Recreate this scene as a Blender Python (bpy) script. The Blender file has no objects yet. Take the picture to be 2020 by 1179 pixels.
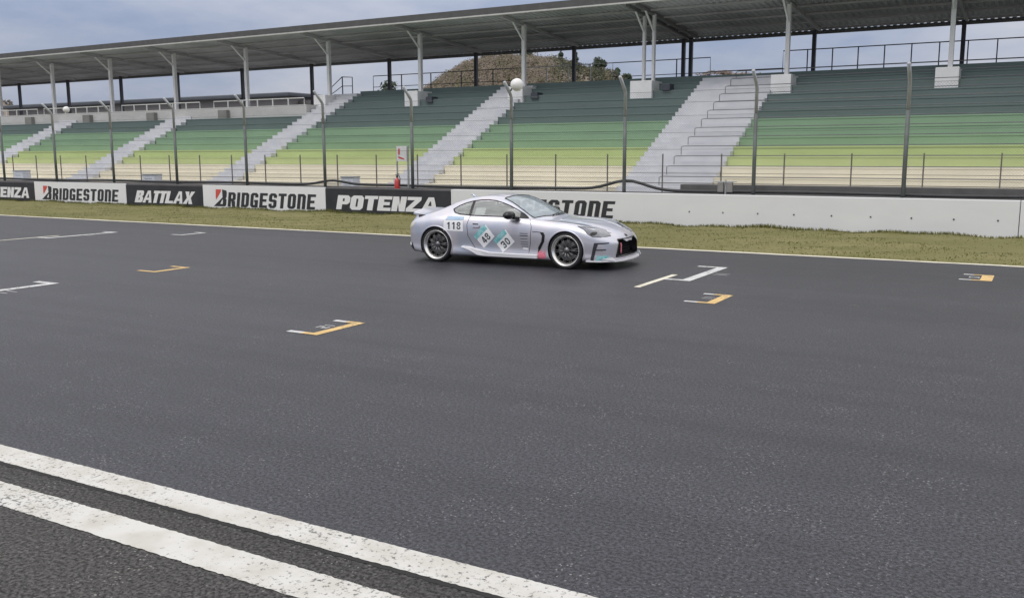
import bpy, bmesh, math, random
import numpy as np
from mathutils import Vector, Matrix
from mathutils.bvhtree import BVHTree
from mathutils.geometry import tessellate_polygon
R = math.radians
scene = bpy.context.scene
COL = scene.collection

# ------------------------------------------------------------------ camera
cd = bpy.data.cameras.new("camera"); cam = bpy.data.objects.new("camera", cd); COL.objects.link(cam)
cd.sensor_width = 36.0; cd.lens = 32.54; cd.clip_start = 0.05; cd.clip_end = 4000
yaw, pitch, roll = 0.522650, 0.155495, -0.003147
fw = Vector((-math.sin(yaw)*math.cos(pitch), math.cos(yaw)*math.cos(pitch), -math.sin(pitch)))
rt = Vector((math.cos(yaw), math.sin(yaw), 0)); up = rt.cross(fw)
r2 = math.cos(roll)*rt + math.sin(roll)*up; u2 = -math.sin(roll)*rt + math.cos(roll)*up
m = Matrix((r2, u2, -fw)).transposed().to_4x4(); m.translation = (0, 0, 1.95)
cam.matrix_world = m
scene.camera = cam
# ------------------------------------------------------------------ light
SUN_EL, SUN_AZ = R(58), R(195)         # azimuth clockwise from +Y (track's far side)
sd = bpy.data.lights.new("sun", 'SUN'); sun = bpy.data.objects.new("sun", sd); COL.objects.link(sun)
sd.energy = 0.75; sd.angle = R(30); sd.color = (1.0, 0.97, 0.93)
sv = Vector((math.sin(SUN_AZ)*math.cos(SUN_EL), math.cos(SUN_AZ)*math.cos(SUN_EL), math.sin(SUN_EL)))
sun.rotation_euler = sv.to_track_quat('Z', 'Y').to_euler()
sun.location = (0, -20, 40)
w = bpy.data.worlds.new("World"); scene.world = w; w.use_nodes = True
def world():
    nt = w.node_tree; N = nt.nodes; L = nt.links; N.clear()
    out = N.new('ShaderNodeOutputWorld'); bg = N.new('ShaderNodeBackground'); bg.inputs[1].default_value = 0.1
    sky = N.new('ShaderNodeTexSky'); sky.sky_type = 'NISHITA'; sky.sun_disc = False
    sky.sun_elevation = SUN_EL; sky.sun_rotation = SUN_AZ; sky.air_density = 1.0; sky.dust_density = 1.0
    tc = N.new('ShaderNodeTexCoord'); sep = N.new('ShaderNodeSeparateXYZ'); L.new(tc.outputs['Generated'], sep.inputs[0])
    mp = N.new('ShaderNodeMapping'); mp.inputs['Scale'].default_value = (2.2, 2.2, 7.0); L.new(tc.outputs['Generated'], mp.inputs[0])
    nz = N.new('ShaderNodeTexNoise'); nz.inputs['Scale'].default_value = 1.6; nz.inputs['Detail'].default_value = 7; nz.inputs['Roughness'].default_value = 0.55
    L.new(mp.outputs[0], nz.inputs['Vector'])
    rp = N.new('ShaderNodeValToRGB'); rp.color_ramp.elements[0].position = 0.36; rp.color_ramp.elements[0].color = (2.05, 2.5, 3.65, 1)
    rp.color_ramp.elements[1].position = 0.66; rp.color_ramp.elements[1].color = (4.1, 4.2, 4.75, 1)
    L.new(nz.outputs[0], rp.inputs[0])
    mr = N.new('ShaderNodeMapRange'); mr.inputs[1].default_value = 0.0; mr.inputs[2].default_value = 0.9; mr.inputs[3].default_value = 0.9; mr.inputs[4].default_value = 2.3
    L.new(sep.outputs[2], mr.inputs[0])
    sc = N.new('ShaderNodeVectorMath'); sc.operation = 'SCALE'; L.new(rp.outputs[0], sc.inputs[0]); L.new(mr.outputs[0], sc.inputs['Scale'])
    hi = N.new('ShaderNodeMapRange'); hi.inputs[1].default_value = .12; hi.inputs[2].default_value = .55; hi.inputs[3].default_value = 0; hi.inputs[4].default_value = .85; L.new(sep.outputs[2], hi.inputs[0])
    wh = N.new('ShaderNodeMix'); wh.data_type = 'RGBA'; wh.inputs[7].default_value = (10.6, 10.2, 9.9, 1); L.new(hi.outputs[0], wh.inputs[0]); L.new(sc.outputs[0], wh.inputs[6])
    mx = N.new('ShaderNodeMix'); mx.data_type = 'RGBA'; mx.inputs[0].default_value = 0.92
    L.new(sky.outputs[0], mx.inputs[6]); L.new(wh.outputs[2], mx.inputs[7])
    L.new(mx.outputs[2], bg.inputs[0]); L.new(bg.outputs[0], out.inputs[0])
world()
vs = scene.view_settings; vs.view_transform = 'Standard'; vs.look = 'None'; vs.exposure = 0.37; vs.gamma = 1.0; vs.use_curve_mapping = False
scene.render.engine = 'CYCLES'
try: scene.cycles.use_denoising = True
except Exception: pass

# ------------------------------------------------------------------ materials
def mat(name, color, rough=0.6, metal=0.0, var=0.12, scale=3.0, bump=0.0, bscale=40.0, color2=None, spec=0.5, coat=0.0, stretch=None, detail=4):
    mt = bpy.data.materials.new(name); mt.use_nodes = True
    nt = mt.node_tree; N = nt.nodes; L = nt.links; b = N['Principled BSDF']
    b.inputs['Roughness'].default_value = rough; b.inputs['Metallic'].default_value = metal
    b.inputs['Specular IOR Level'].default_value = spec
    if coat: b.inputs['Coat Weight'].default_value = coat; b.inputs['Coat Roughness'].default_value = 0.06
    tc = N.new('ShaderNodeTexCoord'); mp = N.new('ShaderNodeMapping'); L.new(tc.outputs['Object'], mp.inputs[0])
    if stretch: mp.inputs['Scale'].default_value = stretch
    nz = N.new('ShaderNodeTexNoise'); nz.inputs['Scale'].default_value = scale; nz.inputs['Detail'].default_value = detail; nz.inputs['Roughness'].default_value = 0.6
    L.new(mp.outputs[0], nz.inputs['Vector'])
    rp = N.new('ShaderNodeValToRGB'); e = rp.color_ramp.elements
    c = color; d = color2 or tuple(min(1, x*(1+var)) for x in c)
    lo = tuple(x*(1-var) for x in c) if color2 is None else c
    e[0].position = 0.3; e[0].color = (*lo, 1); e[1].position = 0.7; e[1].color = (*d, 1)
    L.new(nz.outputs[0], rp.inputs[0]); L.new(rp.outputs[0], b.inputs['Base Color'])
    if bump:
        n2 = N.new('ShaderNodeTexNoise'); n2.inputs['Scale'].default_value = bscale; n2.inputs['Detail'].default_value = 3; L.new(mp.outputs[0], n2.inputs['Vector'])
        bp = N.new('ShaderNodeBump'); bp.inputs['Strength'].default_value = bump; bp.inputs['Distance'].default_value = 0.02
        L.new(n2.outputs[0], bp.inputs['Height']); L.new(bp.outputs[0], b.inputs['Normal'])
    return mt
def asphalt(name, base, patch, speck, rough, bumps):
    mt = bpy.data.materials.new(name); mt.use_nodes = True
    nt = mt.node_tree; N = nt.nodes; L = nt.links; b = N['Principled BSDF']
    tc = N.new('ShaderNodeTexCoord')
    big = N.new('ShaderNodeTexNoise'); big.inputs['Scale'].default_value = 0.22; big.inputs['Detail'].default_value = 5
    mp = N.new('ShaderNodeMapping'); mp.inputs['Scale'].default_value = (0.35, 1.6, 1); L.new(tc.outputs['Object'], mp.inputs[0]); L.new(mp.outputs[0], big.inputs['Vector'])
    r1 = N.new('ShaderNodeValToRGB'); r1.color_ramp.elements[0].position = .3; r1.color_ramp.elements[1].position = .72
    r1.color_ramp.elements[0].color = (*base, 1); r1.color_ramp.elements[1].color = (*patch, 1); L.new(big.outputs[0], r1.inputs[0])
    fine = N.new('ShaderNodeTexNoise'); fine.inputs['Scale'].default_value = 48; fine.inputs['Detail'].default_value = 5; fine.inputs['Roughness'].default_value = .7; L.new(tc.outputs['Object'], fine.inputs['Vector'])
    r2_ = N.new('ShaderNodeValToRGB'); r2_.color_ramp.elements[0].position = .41; r2_.color_ramp.elements[1].position = .61
    r2_.color_ramp.elements[0].color = (.28, .28, .28, 1); r2_.color_ramp.elements[1].color = (1.75, 1.75, 1.75, 1); L.new(fine.outputs[0], r2_.inputs[0])
    mu = N.new('ShaderNodeMix'); mu.data_type = 'RGBA'; mu.blend_type = 'MULTIPLY'; mu.inputs[0].default_value = 1.0
    L.new(r1.outputs[0], mu.inputs[6]); L.new(r2_.outputs[0], mu.inputs[7])
    m4 = N.new('ShaderNodeMapping'); m4.inputs['Scale'].default_value = (.02, 2.6, 1); L.new(tc.outputs['Object'], m4.inputs[0])
    rub = N.new('ShaderNodeTexNoise'); rub.inputs['Scale'].default_value = 1.0; rub.inputs['Detail'].default_value = 6; rub.inputs['Roughness'].default_value = .7; L.new(m4.outputs[0], rub.inputs['Vector'])
    rr = N.new('ShaderNodeValToRGB'); rr.color_ramp.elements[0].position = .34; rr.color_ramp.elements[0].color = (.74, .74, .74, 1); rr.color_ramp.elements[1].position = .56; rr.color_ramp.elements[1].color = (1.04, 1.04, 1.04, 1); L.new(rub.outputs[0], rr.inputs[0])
    mu2 = N.new('ShaderNodeMix'); mu2.data_type = 'RGBA'; mu2.blend_type = 'MULTIPLY'; mu2.inputs[0].default_value = .8; L.new(mu.outputs[2], mu2.inputs[6]); L.new(rr.outputs[0], mu2.inputs[7]); mu = mu2
    vo = N.new('ShaderNodeTexVoronoi'); vo.inputs['Scale'].default_value = 110; L.new(tc.outputs['Object'], vo.inputs['Vector'])
    sx = N.new('ShaderNodeSeparateXYZ'); L.new(vo.outputs['Color'], sx.inputs[0])
    gt = N.new('ShaderNodeMath'); gt.operation = 'GREATER_THAN'; gt.inputs[1].default_value = 0.972; L.new(sx.outputs[0], gt.inputs[0])
    cl = N.new('ShaderNodeTexNoise'); cl.inputs['Scale'].default_value = 2.3; L.new(tc.outputs['Object'], cl.inputs['Vector'])
    g2 = N.new('ShaderNodeMapRange'); g2.inputs[1].default_value = .40; g2.inputs[2].default_value = .75; L.new(cl.outputs[0], g2.inputs[0])
    m1 = N.new('ShaderNodeMath'); m1.operation = 'MULTIPLY'; L.new(gt.outputs[0], m1.inputs[0]); L.new(g2.outputs[0], m1.inputs[1])
    m3 = N.new('ShaderNodeMath'); m3.operation = 'MULTIPLY'; m3.inputs[1].default_value = .75; L.new(m1.outputs[0], m3.inputs[0])
    mx = N.new('ShaderNodeMix'); mx.data_type = 'RGBA'; mx.inputs[7].default_value = (*speck, 1); L.new(m3.outputs[0], mx.inputs[0]); L.new(mu.outputs[2], mx.inputs[6])
    L.new(mx.outputs[2], b.inputs['Base Color'])
    b.inputs['Roughness'].default_value = rough; b.inputs['Specular IOR Level'].default_value = 0.38
    bp = N.new('ShaderNodeBump'); bp.inputs['Strength'].default_value = bumps; bp.inputs['Distance'].default_value = 0.008
    L.new(fine.outputs[0], bp.inputs['Height']); L.new(bp.outputs[0], b.inputs['Normal'])
    return mt
def worn_paint(name, color, under, wear=.5, scale=26):
    """road paint with patches worn through to the asphalt"""
    mt = bpy.data.materials.new(name); mt.use_nodes = True
    nt = mt.node_tree; N = nt.nodes; L = nt.links; b = N['Principled BSDF']; b.inputs['Roughness'].default_value = .8
    tc = N.new('ShaderNodeTexCoord')
    a = N.new('ShaderNodeTexNoise'); a.inputs['Scale'].default_value = scale; a.inputs['Detail'].default_value = 8; a.inputs['Roughness'].default_value = .75; L.new(tc.outputs['Object'], a.inputs['Vector'])
    d = N.new('ShaderNodeTexNoise'); d.inputs['Scale'].default_value = 1.1; d.inputs['Detail'].default_value = 3; L.new(tc.outputs['Object'], d.inputs['Vector'])
    s = N.new('ShaderNodeMath'); s.operation = 'MULTIPLY_ADD'; s.inputs[1].default_value = .35; L.new(d.outputs[0], s.inputs[0]); L.new(a.outputs[0], s.inputs[2])
    r = N.new('ShaderNodeValToRGB'); r.color_ramp.elements[0].position = wear; r.color_ramp.elements[0].color = (*under, 1)
    r.color_ramp.elements[1].position = wear+.07; r.color_ramp.elements[1].color = (*color, 1)
    L.new(s.outputs[0], r.inputs[0])
    st = N.new('ShaderNodeTexNoise'); st.inputs['Scale'].default_value = 5; st.inputs['Detail'].default_value = 5; L.new(tc.outputs['Object'], st.inputs['Vector'])
    q = N.new('ShaderNodeValToRGB'); q.color_ramp.elements[0].position = .3; q.color_ramp.elements[0].color = (.82, .80, .76, 1); q.color_ramp.elements[1].position = .6; q.color_ramp.elements[1].color = (1, 1, 1, 1); L.new(st.outputs[0], q.inputs[0])
    mu = N.new('ShaderNodeMix'); mu.data_type = 'RGBA'; mu.blend_type = 'MULTIPLY'; mu.inputs[0].default_value = 1; L.new(r.outputs[0], mu.inputs[6]); L.new(q.outputs[0], mu.inputs[7])
    L.new(mu.outputs[2], b.inputs['Base Color'])
    return mt
def glass(name, tint, t, base=(.3, .33, .33)):
    mt = bpy.data.materials.new(name); mt.use_nodes = True
    nt = mt.node_tree; N = nt.nodes; L = nt.links; N.clear()
    out = N.new('ShaderNodeOutputMaterial'); tr = N.new('ShaderNodeBsdfTransparent'); tr.inputs[0].default_value = (*tint, 1)
    gl = N.new('ShaderNodeBsdfPrincipled'); gl.inputs['Base Color'].default_value = (*base, 1); gl.inputs['Roughness'].default_value = .04
    nz = N.new('ShaderNodeTexNoise'); nz.inputs['Scale'].default_value = 5; nz.inputs['Detail'].default_value = 3
    mr = N.new('ShaderNodeMapRange'); mr.inputs[1].default_value = .3; mr.inputs[2].default_value = .7; mr.inputs[3].default_value = 1-t-.08; mr.inputs[4].default_value = 1-t+.08; L.new(nz.outputs[0], mr.inputs[0])
    mx = N.new('ShaderNodeMixShader'); L.new(mr.outputs[0], mx.inputs[0]); L.new(tr.outputs[0], mx.inputs[1]); L.new(gl.outputs[0], mx.inputs[2]); L.new(mx.outputs[0], out.inputs[0])
    return mt
M = {}
M['track'] = asphalt('track asphalt', (.030, .031, .038), (.046, .047, .056), (.34, .34, .34), .50, .30)
M['pit'] = asphalt('pit lane asphalt', (.055, .053, .052), (.082, .079, .076), (.34, .34, .32), .85, .9)
M['white_line'] = worn_paint('white line paint', (.60, .595, .565), (.13, .13, .13), .55, 34)
M['edge_line'] = worn_paint('cream edge paint', (.72, .69, .58), (.25, .24, .18), .50, 9)
M['grid_white'] = worn_paint('grid white paint', (.62, .63, .64), (.16, .16, .165), .55, 14)
M['grid_yellow'] = worn_paint('grid yellow paint', (.70, .49, .21), (.2, .18, .15), .55, 14)
M['earth'] = mat('earth', (.15, .13, .075), .95, var=.25, scale=.3, color2=(.2, .175, .1))
M['grass_soil'] = mat('grass soil', (.12, .122, .034), .95, scale=.5, color2=(.205, .185, .075), bump=.5, bscale=30, detail=6, stretch=(.6, 1.3, 1))
M['concrete'] = mat('grey concrete', (.22, .215, .205), .9, var=.2, scale=1.4, bump=.15)
M['dark_concrete'] = mat('dark concrete', (.12, .115, .115), .9, var=.2, scale=2.0, bump=.15)
M['wall_white'] = mat('white wall paint', (.70, .705, .71), .7, scale=.8, color2=(.745, .75, .755), bump=.06, stretch=(1, 1, 2.5), detail=7)
M['board_white'] = mat('white board', (.78, .78, .79), .5, var=.03, scale=2)
M['board_black'] = mat('black board', (.03, .031, .036), .5, var=.3, scale=2)
M['letter_black'] = mat('black lettering', (.028, .03, .034), .5, var=.15, scale=3)
M['letter_white'] = mat('white lettering', (.78, .78, .79), .5, var=.04, scale=3)
M['letter_red'] = mat('red lettering', (.62, .09, .07), .5, var=.1, scale=3)
def seats(n, c, v=.1): return mat(n, c, .7, scale=1.1, color2=tuple(x*(1+v*1.6) for x in c), bump=.05, stretch=(.35, 1, 1), detail=7)
M['cream'] = seats('cream seat paint', (.68, .64, .52)); M['lime'] = seats('lime seat paint', (.42, .49, .23)); M['green'] = seats('green seat paint', (.22, .33, .215)); M['dark_green'] = seats('dark green seat paint', (.105, .146, .14))
M['stair'] = mat('pale stair paint', (.52, .53, .56), .8, scale=1.6, color2=(.62, .63, .65), bump=.1)
M['parapet'] = mat('parapet concrete', (.47, .465, .45), .8, scale=1, color2=(.56, .555, .54), stretch=(1, 1, 3))
M['roof_metal'] = mat('dull roof sheet', (.44, .44, .46), .7, 0, var=.2, scale=.5)
M['roof_dark'] = mat('dark roof steel', (.17, .17, .18), .6, 0, var=.2, scale=1)
M['steel_fascia'] = mat('fascia steel', (.085, .083, .082), .6, var=.15)
M['gutter'] = mat('gutter white', (.5, .5, .48), .5, var=.1)
M['steel_white'] = mat('white column paint', (.76, .76, .76), .5, var=.08, scale=1.5)
M['steel_dark'] = mat('dark column paint', (.05, .055, .07), .5, var=.2)
M['post_dark'] = mat('dark fence post', (.13, .145, .14), .6, .3, var=.25, scale=2)
M['galv'] = mat('galvanised steel', (.42, .44, .45), .45, .5, var=.12, scale=6)
M['rail_dark'] = mat('dark railing', (.085, .085, .095), .5, .3, var=.2)
M['rail_grey'] = mat('grey railing', (.15, .15, .16), .5, .2, var=.2)
M['rail_brown'] = mat('brown railing', (.16, .14, .125), .6, .2, var=.2)
M['rail_white'] = mat('white railing', (.62, .62, .6), .5, var=.08)
M['hose'] = mat('black hose', (.03, .03, .032), .5, var=.3, scale=5)
M['red'] = mat('red enamel', (.55, .05, .045), .35, var=.1, coat=.4)
M['cabinet'] = mat('pale cabinet', (.62, .65, .70), .5, var=.07)
M['globe'] = mat('white globe plastic', (.8, .8, .78), .3, var=.04)
M['building'] = mat('grey cladding', (.19, .18, .18), .7, var=.1, scale=.3)
M['building_roof'] = mat('blue grey roof', (.075, .085, .10), .5, var=.15, scale=.4)
M['bark'] = mat('bark', (.09, .07, .055), .9, var=.3, scale=4)
M['leaf_brown'] = mat('brown leaves', (.10, .085, .06), .9, scale=.10, color2=(.205, .165, .12))
M['leaf_olive'] = mat('olive leaves', (.075, .075, .04), .9, scale=.12, color2=(.15, .135, .075))
M['leaf_bare'] = mat('bare twigs', (.18, .145, .125), .9, scale=.12, color2=(.25, .205, .18))
M['leaf_dark'] = mat('dark conifer needles', (.030, .045, .028), .9, scale=.4, color2=(.055, .075, .042))
M['hill'] = mat('hill soil', (.15, .115, .08), .95, scale=.06, color2=(.24, .20, .165), detail=8)
M['hill_far'] = mat('far hill soil', (.19, .145, .135), .95, scale=.02, color2=(.24, .19, .18), detail=8)
M['grass'] = mat('grass blades', (.112, .12, .03), .9, scale=.4, color2=(.175, .17, .052), detail=6)

# ------------------------------------------------------------------ mesh helper
OFF = {}
class MB:
    def __init__(s): s.v = []; s.f = []
    def add(s, vs_, fs):
        n = len(s.v); s.v += [tuple(p) for p in vs_]; s.f += [tuple(i+n for i in f) for f in fs]; return s
    def box(s, x0, x1, y0, y1, z0, z1):
        return s.add([(x0,y0,z0),(x1,y0,z0),(x1,y1,z0),(x0,y1,z0),(x0,y0,z1),(x1,y0,z1),(x1,y1,z1),(x0,y1,z1)],
                     [(0,3,2,1),(4,5,6,7),(0,1,5,4),(1,2,6,5),(2,3,7,6),(3,0,4,7)])
    def bar(s, a, b, wx, wy=None):
        a = Vector(a); b = Vector(b); d = (b-a).normalized(); wy = wy or wx
        h = Vector((0,0,1)) if abs(d.z) < .9 else Vector((0,1,0))
        p = d.cross(h).normalized(); q = p.cross(d)
        c = [(-1,-1),(1,-1),(1,1),(-1,1)]
        return s.add([a+p*i*wx/2+q*j*wy/2 for i,j in c]+[b+p*i*wx/2+q*j*wy/2 for i,j in c], [(3,2,1,0),(4,5,6,7),(0,1,5,4),(1,2,6,5),(2,3,7,6),(3,0,4,7)])
    def tube(s, pts, r, n=8, caps=True):
        pts = [Vector(p) for p in pts]; rs = r if isinstance(r, (list, tuple)) else [r]*len(pts)
        V = []; prev = None
        for i, p in enumerate(pts):
            d = (pts[min(i+1, len(pts)-1)]-pts[max(i-1, 0)]).normalized()
            if prev is None:
                h = Vector((0,0,1)) if abs(d.z) < .9 else Vector((0,1,0)); u = d.cross(h).normalized()
            else: u = (prev - d*prev.dot(d)).normalized()
            prev = u; v = d.cross(u)
            V += [p+(u*math.cos(2*math.pi*k/n)+v*math.sin(2*math.pi*k/n))*rs[i] for k in range(n)]
        F = [(i*n+k, i*n+(k+1)%n, (i+1)*n+(k+1)%n, (i+1)*n+k) for i in range(len(pts)-1) for k in range(n)]
        if caps: F += [tuple(range(n-1,-1,-1)), tuple((len(pts)-1)*n+k for k in range(n))]
        return s.add(V, F)
    def lathe(s, prof, n, origin, axis='y', closed=False):
        ox, oy, oz = origin; V = []
        for r, h in prof:
            for k in range(n):
                a = 2*math.pi*k/n; c, q = r*math.cos(a), r*math.sin(a)
                V.append((ox+c, oy+h, oz+q) if axis == 'y' else (ox+c, oy+q, oz+h))
        mN = len(prof); rng = mN if closed else mN-1
        return s.add(V, [(i*n+k, i*n+(k+1)%n, ((i+1)%mN)*n+(k+1)%n, ((i+1)%mN)*n+k) for i in range(rng) for k in range(n)])
    def flat(s, polys, f3):
        """polys: list of loop-lists (outer, holes...) in 2D; f3 maps 2D to 3D"""
        for loops in polys:
            tri = tessellate_polygon([[Vector((a, b, 0)) for a, b in l] for l in loops])
            pts = [p for l in loops for p in l]
            T = []
            for t in tri:
                a, b, c = (pts[i] for i in t)
                if (b[0]-a[0])*(c[1]-a[1])-(b[1]-a[1])*(c[0]-a[0]) < 0: t = (t[0], t[2], t[1])
                T.append(tuple(t))
            s.add([f3(*p) for p in pts], T)
        return s
    def build(s, name, mt, parent=None, smooth=False, fixn=False, bevel=0):
        me = bpy.data.meshes.new(name); ofs = Vector(OFF.get(parent.name if parent else None, (0,0,0)))
        me.from_pydata([tuple(Vector(p)-ofs) for p in s.v] if ofs.length else s.v, [], s.f)
        if fixn:
            b = bmesh.new(); b.from_mesh(me); bmesh.ops.recalc_face_normals(b, faces=b.faces); b.to_mesh(me); b.free()
        if mt is not None: me.materials.append(mt)
        if smooth:
            me.polygons.foreach_set('use_smooth', [True]*len(me.polygons))
        o = bpy.data.objects.new(name, me); COL.objects.link(o)
        if parent: o.parent = parent; OFF[o.name] = tuple(ofs)
        if bevel:
            bm_ = o.modifiers.new('bevel', 'BEVEL'); bm_.width = bevel; bm_.segments = 2; bm_.limit_method = 'ANGLE'
        return o
def tag(o, label=None, cat=None, group=None, kind=None):
    if label: o['label'] = label
    if cat: o['category'] = cat
    if group: o['group'] = group
    if kind: o['kind'] = kind
    return o
def thing(name, loc, label, cat, group=None, rz=0):
    o = bpy.data.objects.new(name, None); COL.objects.link(o); o.location = loc; o.rotation_euler = (0,0,rz); o.empty_display_size = .2
    OFF[o.name] = tuple(loc) if rz == 0 else (0,0,0)
    return tag(o, label, cat, group)
def sheet(name, x0, x1, y0, y1, z, mt, nx=1, ny=1, fz=None):
    mb = MB(); V = []
    for j in range(ny+1):
        for i in range(nx+1):
            x = x0+(x1-x0)*i/nx; y = y0+(y1-y0)*j/ny; V.append((x, y, z+(fz(x, y) if fz else 0)))
    mb.add(V, [(j*(nx+1)+i, j*(nx+1)+i+1, (j+1)*(nx+1)+i+1, (j+1)*(nx+1)+i) for j in range(ny) for i in range(nx)])
    return mb.build(name, mt)

# ------------------------------------------------------------------ ground, track, lines
rng = random.Random(7)
tag(sheet('ground', -2500, 2500, -2500, 2500, -.03, M['earth'], 4, 4), kind='structure')
tag(sheet('race_track', -260, 160, 3.36, 18.16, 0.0, M['track']), kind='structure')
tag(sheet('pit_lane', -260, 160, -14, 3.36, 0.0, M['pit']), kind='structure')
def ragged(name, x0, x1, y0, y1, z, mt, amp=.008, step=.25, seed=1):
    r = random.Random(seed); n = int((x1-x0)/step); mb = MB(); V = []
    for i in range(n+1):
        x = x0+(x1-x0)*i/n
        V += [(x, y0+r.uniform(-amp, amp), z), (x, y1+r.uniform(-amp, amp), z)]
    mb.add(V, [(2*i, 2*i+2, 2*i+3, 2*i+1) for i in range(n)])
    return mb.build(name, mt)
yk = 1.026
tag(ragged('pit_line', -60, 25, 3.325, 3.53, .004, M['white_line'], .0035, .022, 1), 'white painted line nearest the track, beside the dark joint', 'road marking', kind='structure')
tag(ragged('pit_line', -60, 25, 2.87, 3.105, .004, M['white_line'], .0045, .022, 2), 'wider white line nearest the camera on the rough pit lane', 'road marking', kind='structure')
tag(ragged('joint_line', -60, 25, 3.295, 3.335, .002, mat('dark joint sealant', (.02, .02, .02), .9), .009, .03, 3), kind='structure')
tag(ragged('edge_line', -200, 80, 18.02, 18.19, .004, M['edge_line'], .02, .3, 4), 'cream painted line along the far edge of the track', 'road marking', kind='structure')
def rect(mb, x0, x1, y0, y1, z=.004): mb.add([(x0,y0,z),(x1,y0,z),(x1,y1,z),(x0,y1,z)], [(0,1,2,3)]); return mb
def digits(mb, s, x0, y0, wd, ht, z=.004, t=.03):
    # digits read along the track; drawn as bars, their feet towards -X
    segs = {'1': [(.4, .6, 0, 1)], '2': [(0, 1, .82, 1), (.78, 1, .5, .82), (0, 1, .42, .56), (0, .22, .15, .42), (0, 1, 0, .15)], '0': [(0,.22,0,1),(.78,1,0,1),(.22,.78,.84,1),(.22,.78,0,.16)]}
    n = len(s); dw = wd/n
    for k, ch in enumerate(s):
        for a, b, c, d in segs[ch]:
            ya = y0+wd-(k*dw+a*dw*.8); yb = y0+wd-(k*dw+b*dw*.8)
            rect(mb, x0+c*ht, x0+d*ht, min(ya, yb), max(ya, yb), z)
def yellow_box(x0, x1, y0, y1, num, label, paint='grid_yellow', bar=.13, arms='grid_white'):
    t = thing('grid_marking', (x1, (y0+y1)/2, .004), label, 'road marking', 'yellow grid brackets'); t['kind'] = 'structure'
    b = rect(MB(), x1-bar, x1, y0, y1); rect(b, x1-bar-.12, x1-bar, y0, y0+.085); rect(b, x1-bar-.12, x1-bar, y1-.085, y1)
    b.build('front_bar', M[paint], t)
    a = rect(MB(), x0, x1-bar-.12, y0, y0+.085); rect(a, x0+.02, x1-bar-.12, y1-.085, y1); a.build('side_arm', M[arms], t)
    if num:
        d = MB(); digits(d, num, x0+.12, (y0+y1)/2-.1, .24, .15); d.build('painted_number', M['grid_white'], t)
yellow_box(-7.25, -6.80, 7.53, 8.37, '12', 'yellow painted grid bracket nearest the camera, left of the car', bar=.12)
yellow_box(-4.10, -3.67, 11.68, 12.52, '11', 'yellow painted grid bracket below the white start bar ahead of the car')
yellow_box(-1.10, -.64, 15.8, 16.57, '10', 'yellow painted grid bracket by the far edge at the right', bar=.17)
yellow_box(-13.37, -12.9, 10.38, 11.14, '', 'pale orange grid bracket alone on the asphalt behind the car', bar=.12, arms='grid_yellow')
yellow_box(-18.74, -18.33, 15.6, 16.4, '', 'small whitish grid bracket near the far edge line at the left', 'grid_white')
def white_slot(dx, dy, label):
    t = thing('grid_slot', (-4.7+dx, 14.5+dy, .004), label, 'road marking', 'white grid slots'); t['kind'] = 'structure'
    b = rect(MB(), -4.84+dx, -4.68+dx, 13.62+dy, 15.58+dy); rect(b, -5.1+dx, -4.84+dx, 13.62+dy, 13.74+dy); rect(b, -5.19+dx, -4.84+dx, 15.46+dy, 15.58+dy)
    b.build('bracket', M['grid_white'], t)
    rect(MB(), -5.2+dx, -5.1+dx, 12.62+dy, 14.25+dy).build('start_bar', M['edge_line'], t)
    d = MB(); digits(d, '11', -4.62+dx, 14.46+dy, .3, .24); d.build('painted_number', M['grid_white'], t)
white_slot(0, 0, 'white grid bracket with start bar on the asphalt right of the car')
white_slot(-8.4, -6.82, 'white grid bracket cut by the left edge of the picture')
white_slot(-15.8, -.13, 'far white grid bracket below the advertising boards at the left')
# verge
def bumpy(x, y):
    e = min(1, max(0, (y-18.2)/.5))
    return e*(.02*math.sin(x*1.7+y*2.1)+.018*math.sin(x*4.3-y*3.3)+.03)+.004 - (.02 if y < 18.25 else 0)
tag(sheet('verge', -150, 60, 18.2, 23.95, 0, M['grass_soil'], 420, 16, bumpy), kind='structure')
def grass():
    r = np.random.default_rng(3); V = []; F = []
    def put(x, y, h, wd):
        a = r.uniform(0, 6.28); lx, ly = r.normal(0, .35, 2)*h; c, s_ = math.cos(a)*wd, math.sin(a)*wd
        z = bumpy(x, y)-.006; n = len(V)
        V.extend([(x-c, y-s_, z), (x+c, y+s_, z), (x+lx, y+ly, z+h)]); F.append((n, n+1, n+2))
    for _ in range(42000):
        x = 6-r.uniform(0, 1)**1.2*60; y = r.uniform(18.3, 23.85)
        if math.sin(x*.9+1.3*math.sin(y*1.1))+math.sin(x*.37+y*.8) < -.9 and r.uniform() < .75: continue
        put(x, y, r.uniform(.008, .030), .016)
    for _ in range(9000):
        x = 6-r.uniform(0, 1)**1.2*60; y = 23.9-abs(r.normal(0, .12))
        k = .5+.5*math.sin(x*1.3)*math.sin(x*.43+1)
        put(x, min(y, 23.9), r.uniform(.03, .07)+.05*k, .014)
    mb = MB(); mb.v = V; mb.f = F
    tag(mb.build('grass', M['grass']), kind='stuff')
grass()
# raised ground behind the wall
b = MB().box(-150, 60, 24.16, 60, -.02, .70); tag(b.build('terrace', M['concrete']), kind='structure')

# ------------------------------------------------------------------ pit wall and advertising boards
WT = .85
t = thing('concrete_wall', (-8, 24.05, 0), 'long low concrete track wall carrying the boards, painted white at the right', 'wall')
MB().box(-150, -15.97, 23.98, 24.16, -.02, WT).build('wall_panel', M['dark_concrete'], t, bevel=.01)
MB().box(-15.965, -.52, 23.95, 24.16, -.02, WT+.015).build('wall_panel', M['wall_white'], t, bevel=.012)
MB().box(-.505, 60, 23.95, 24.16, -.02, WT+.015).build('wall_panel', M['wall_white'], t, bevel=.012)
for k in range(10):
    x = -8.3+k*.92; bx = MB(); bx.lathe([(0, -.012), (.018, -.012), (.022, 0)], 10, (x, 23.95, .40)); bx.build('bolt', M['rail_dark'], t)
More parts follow.
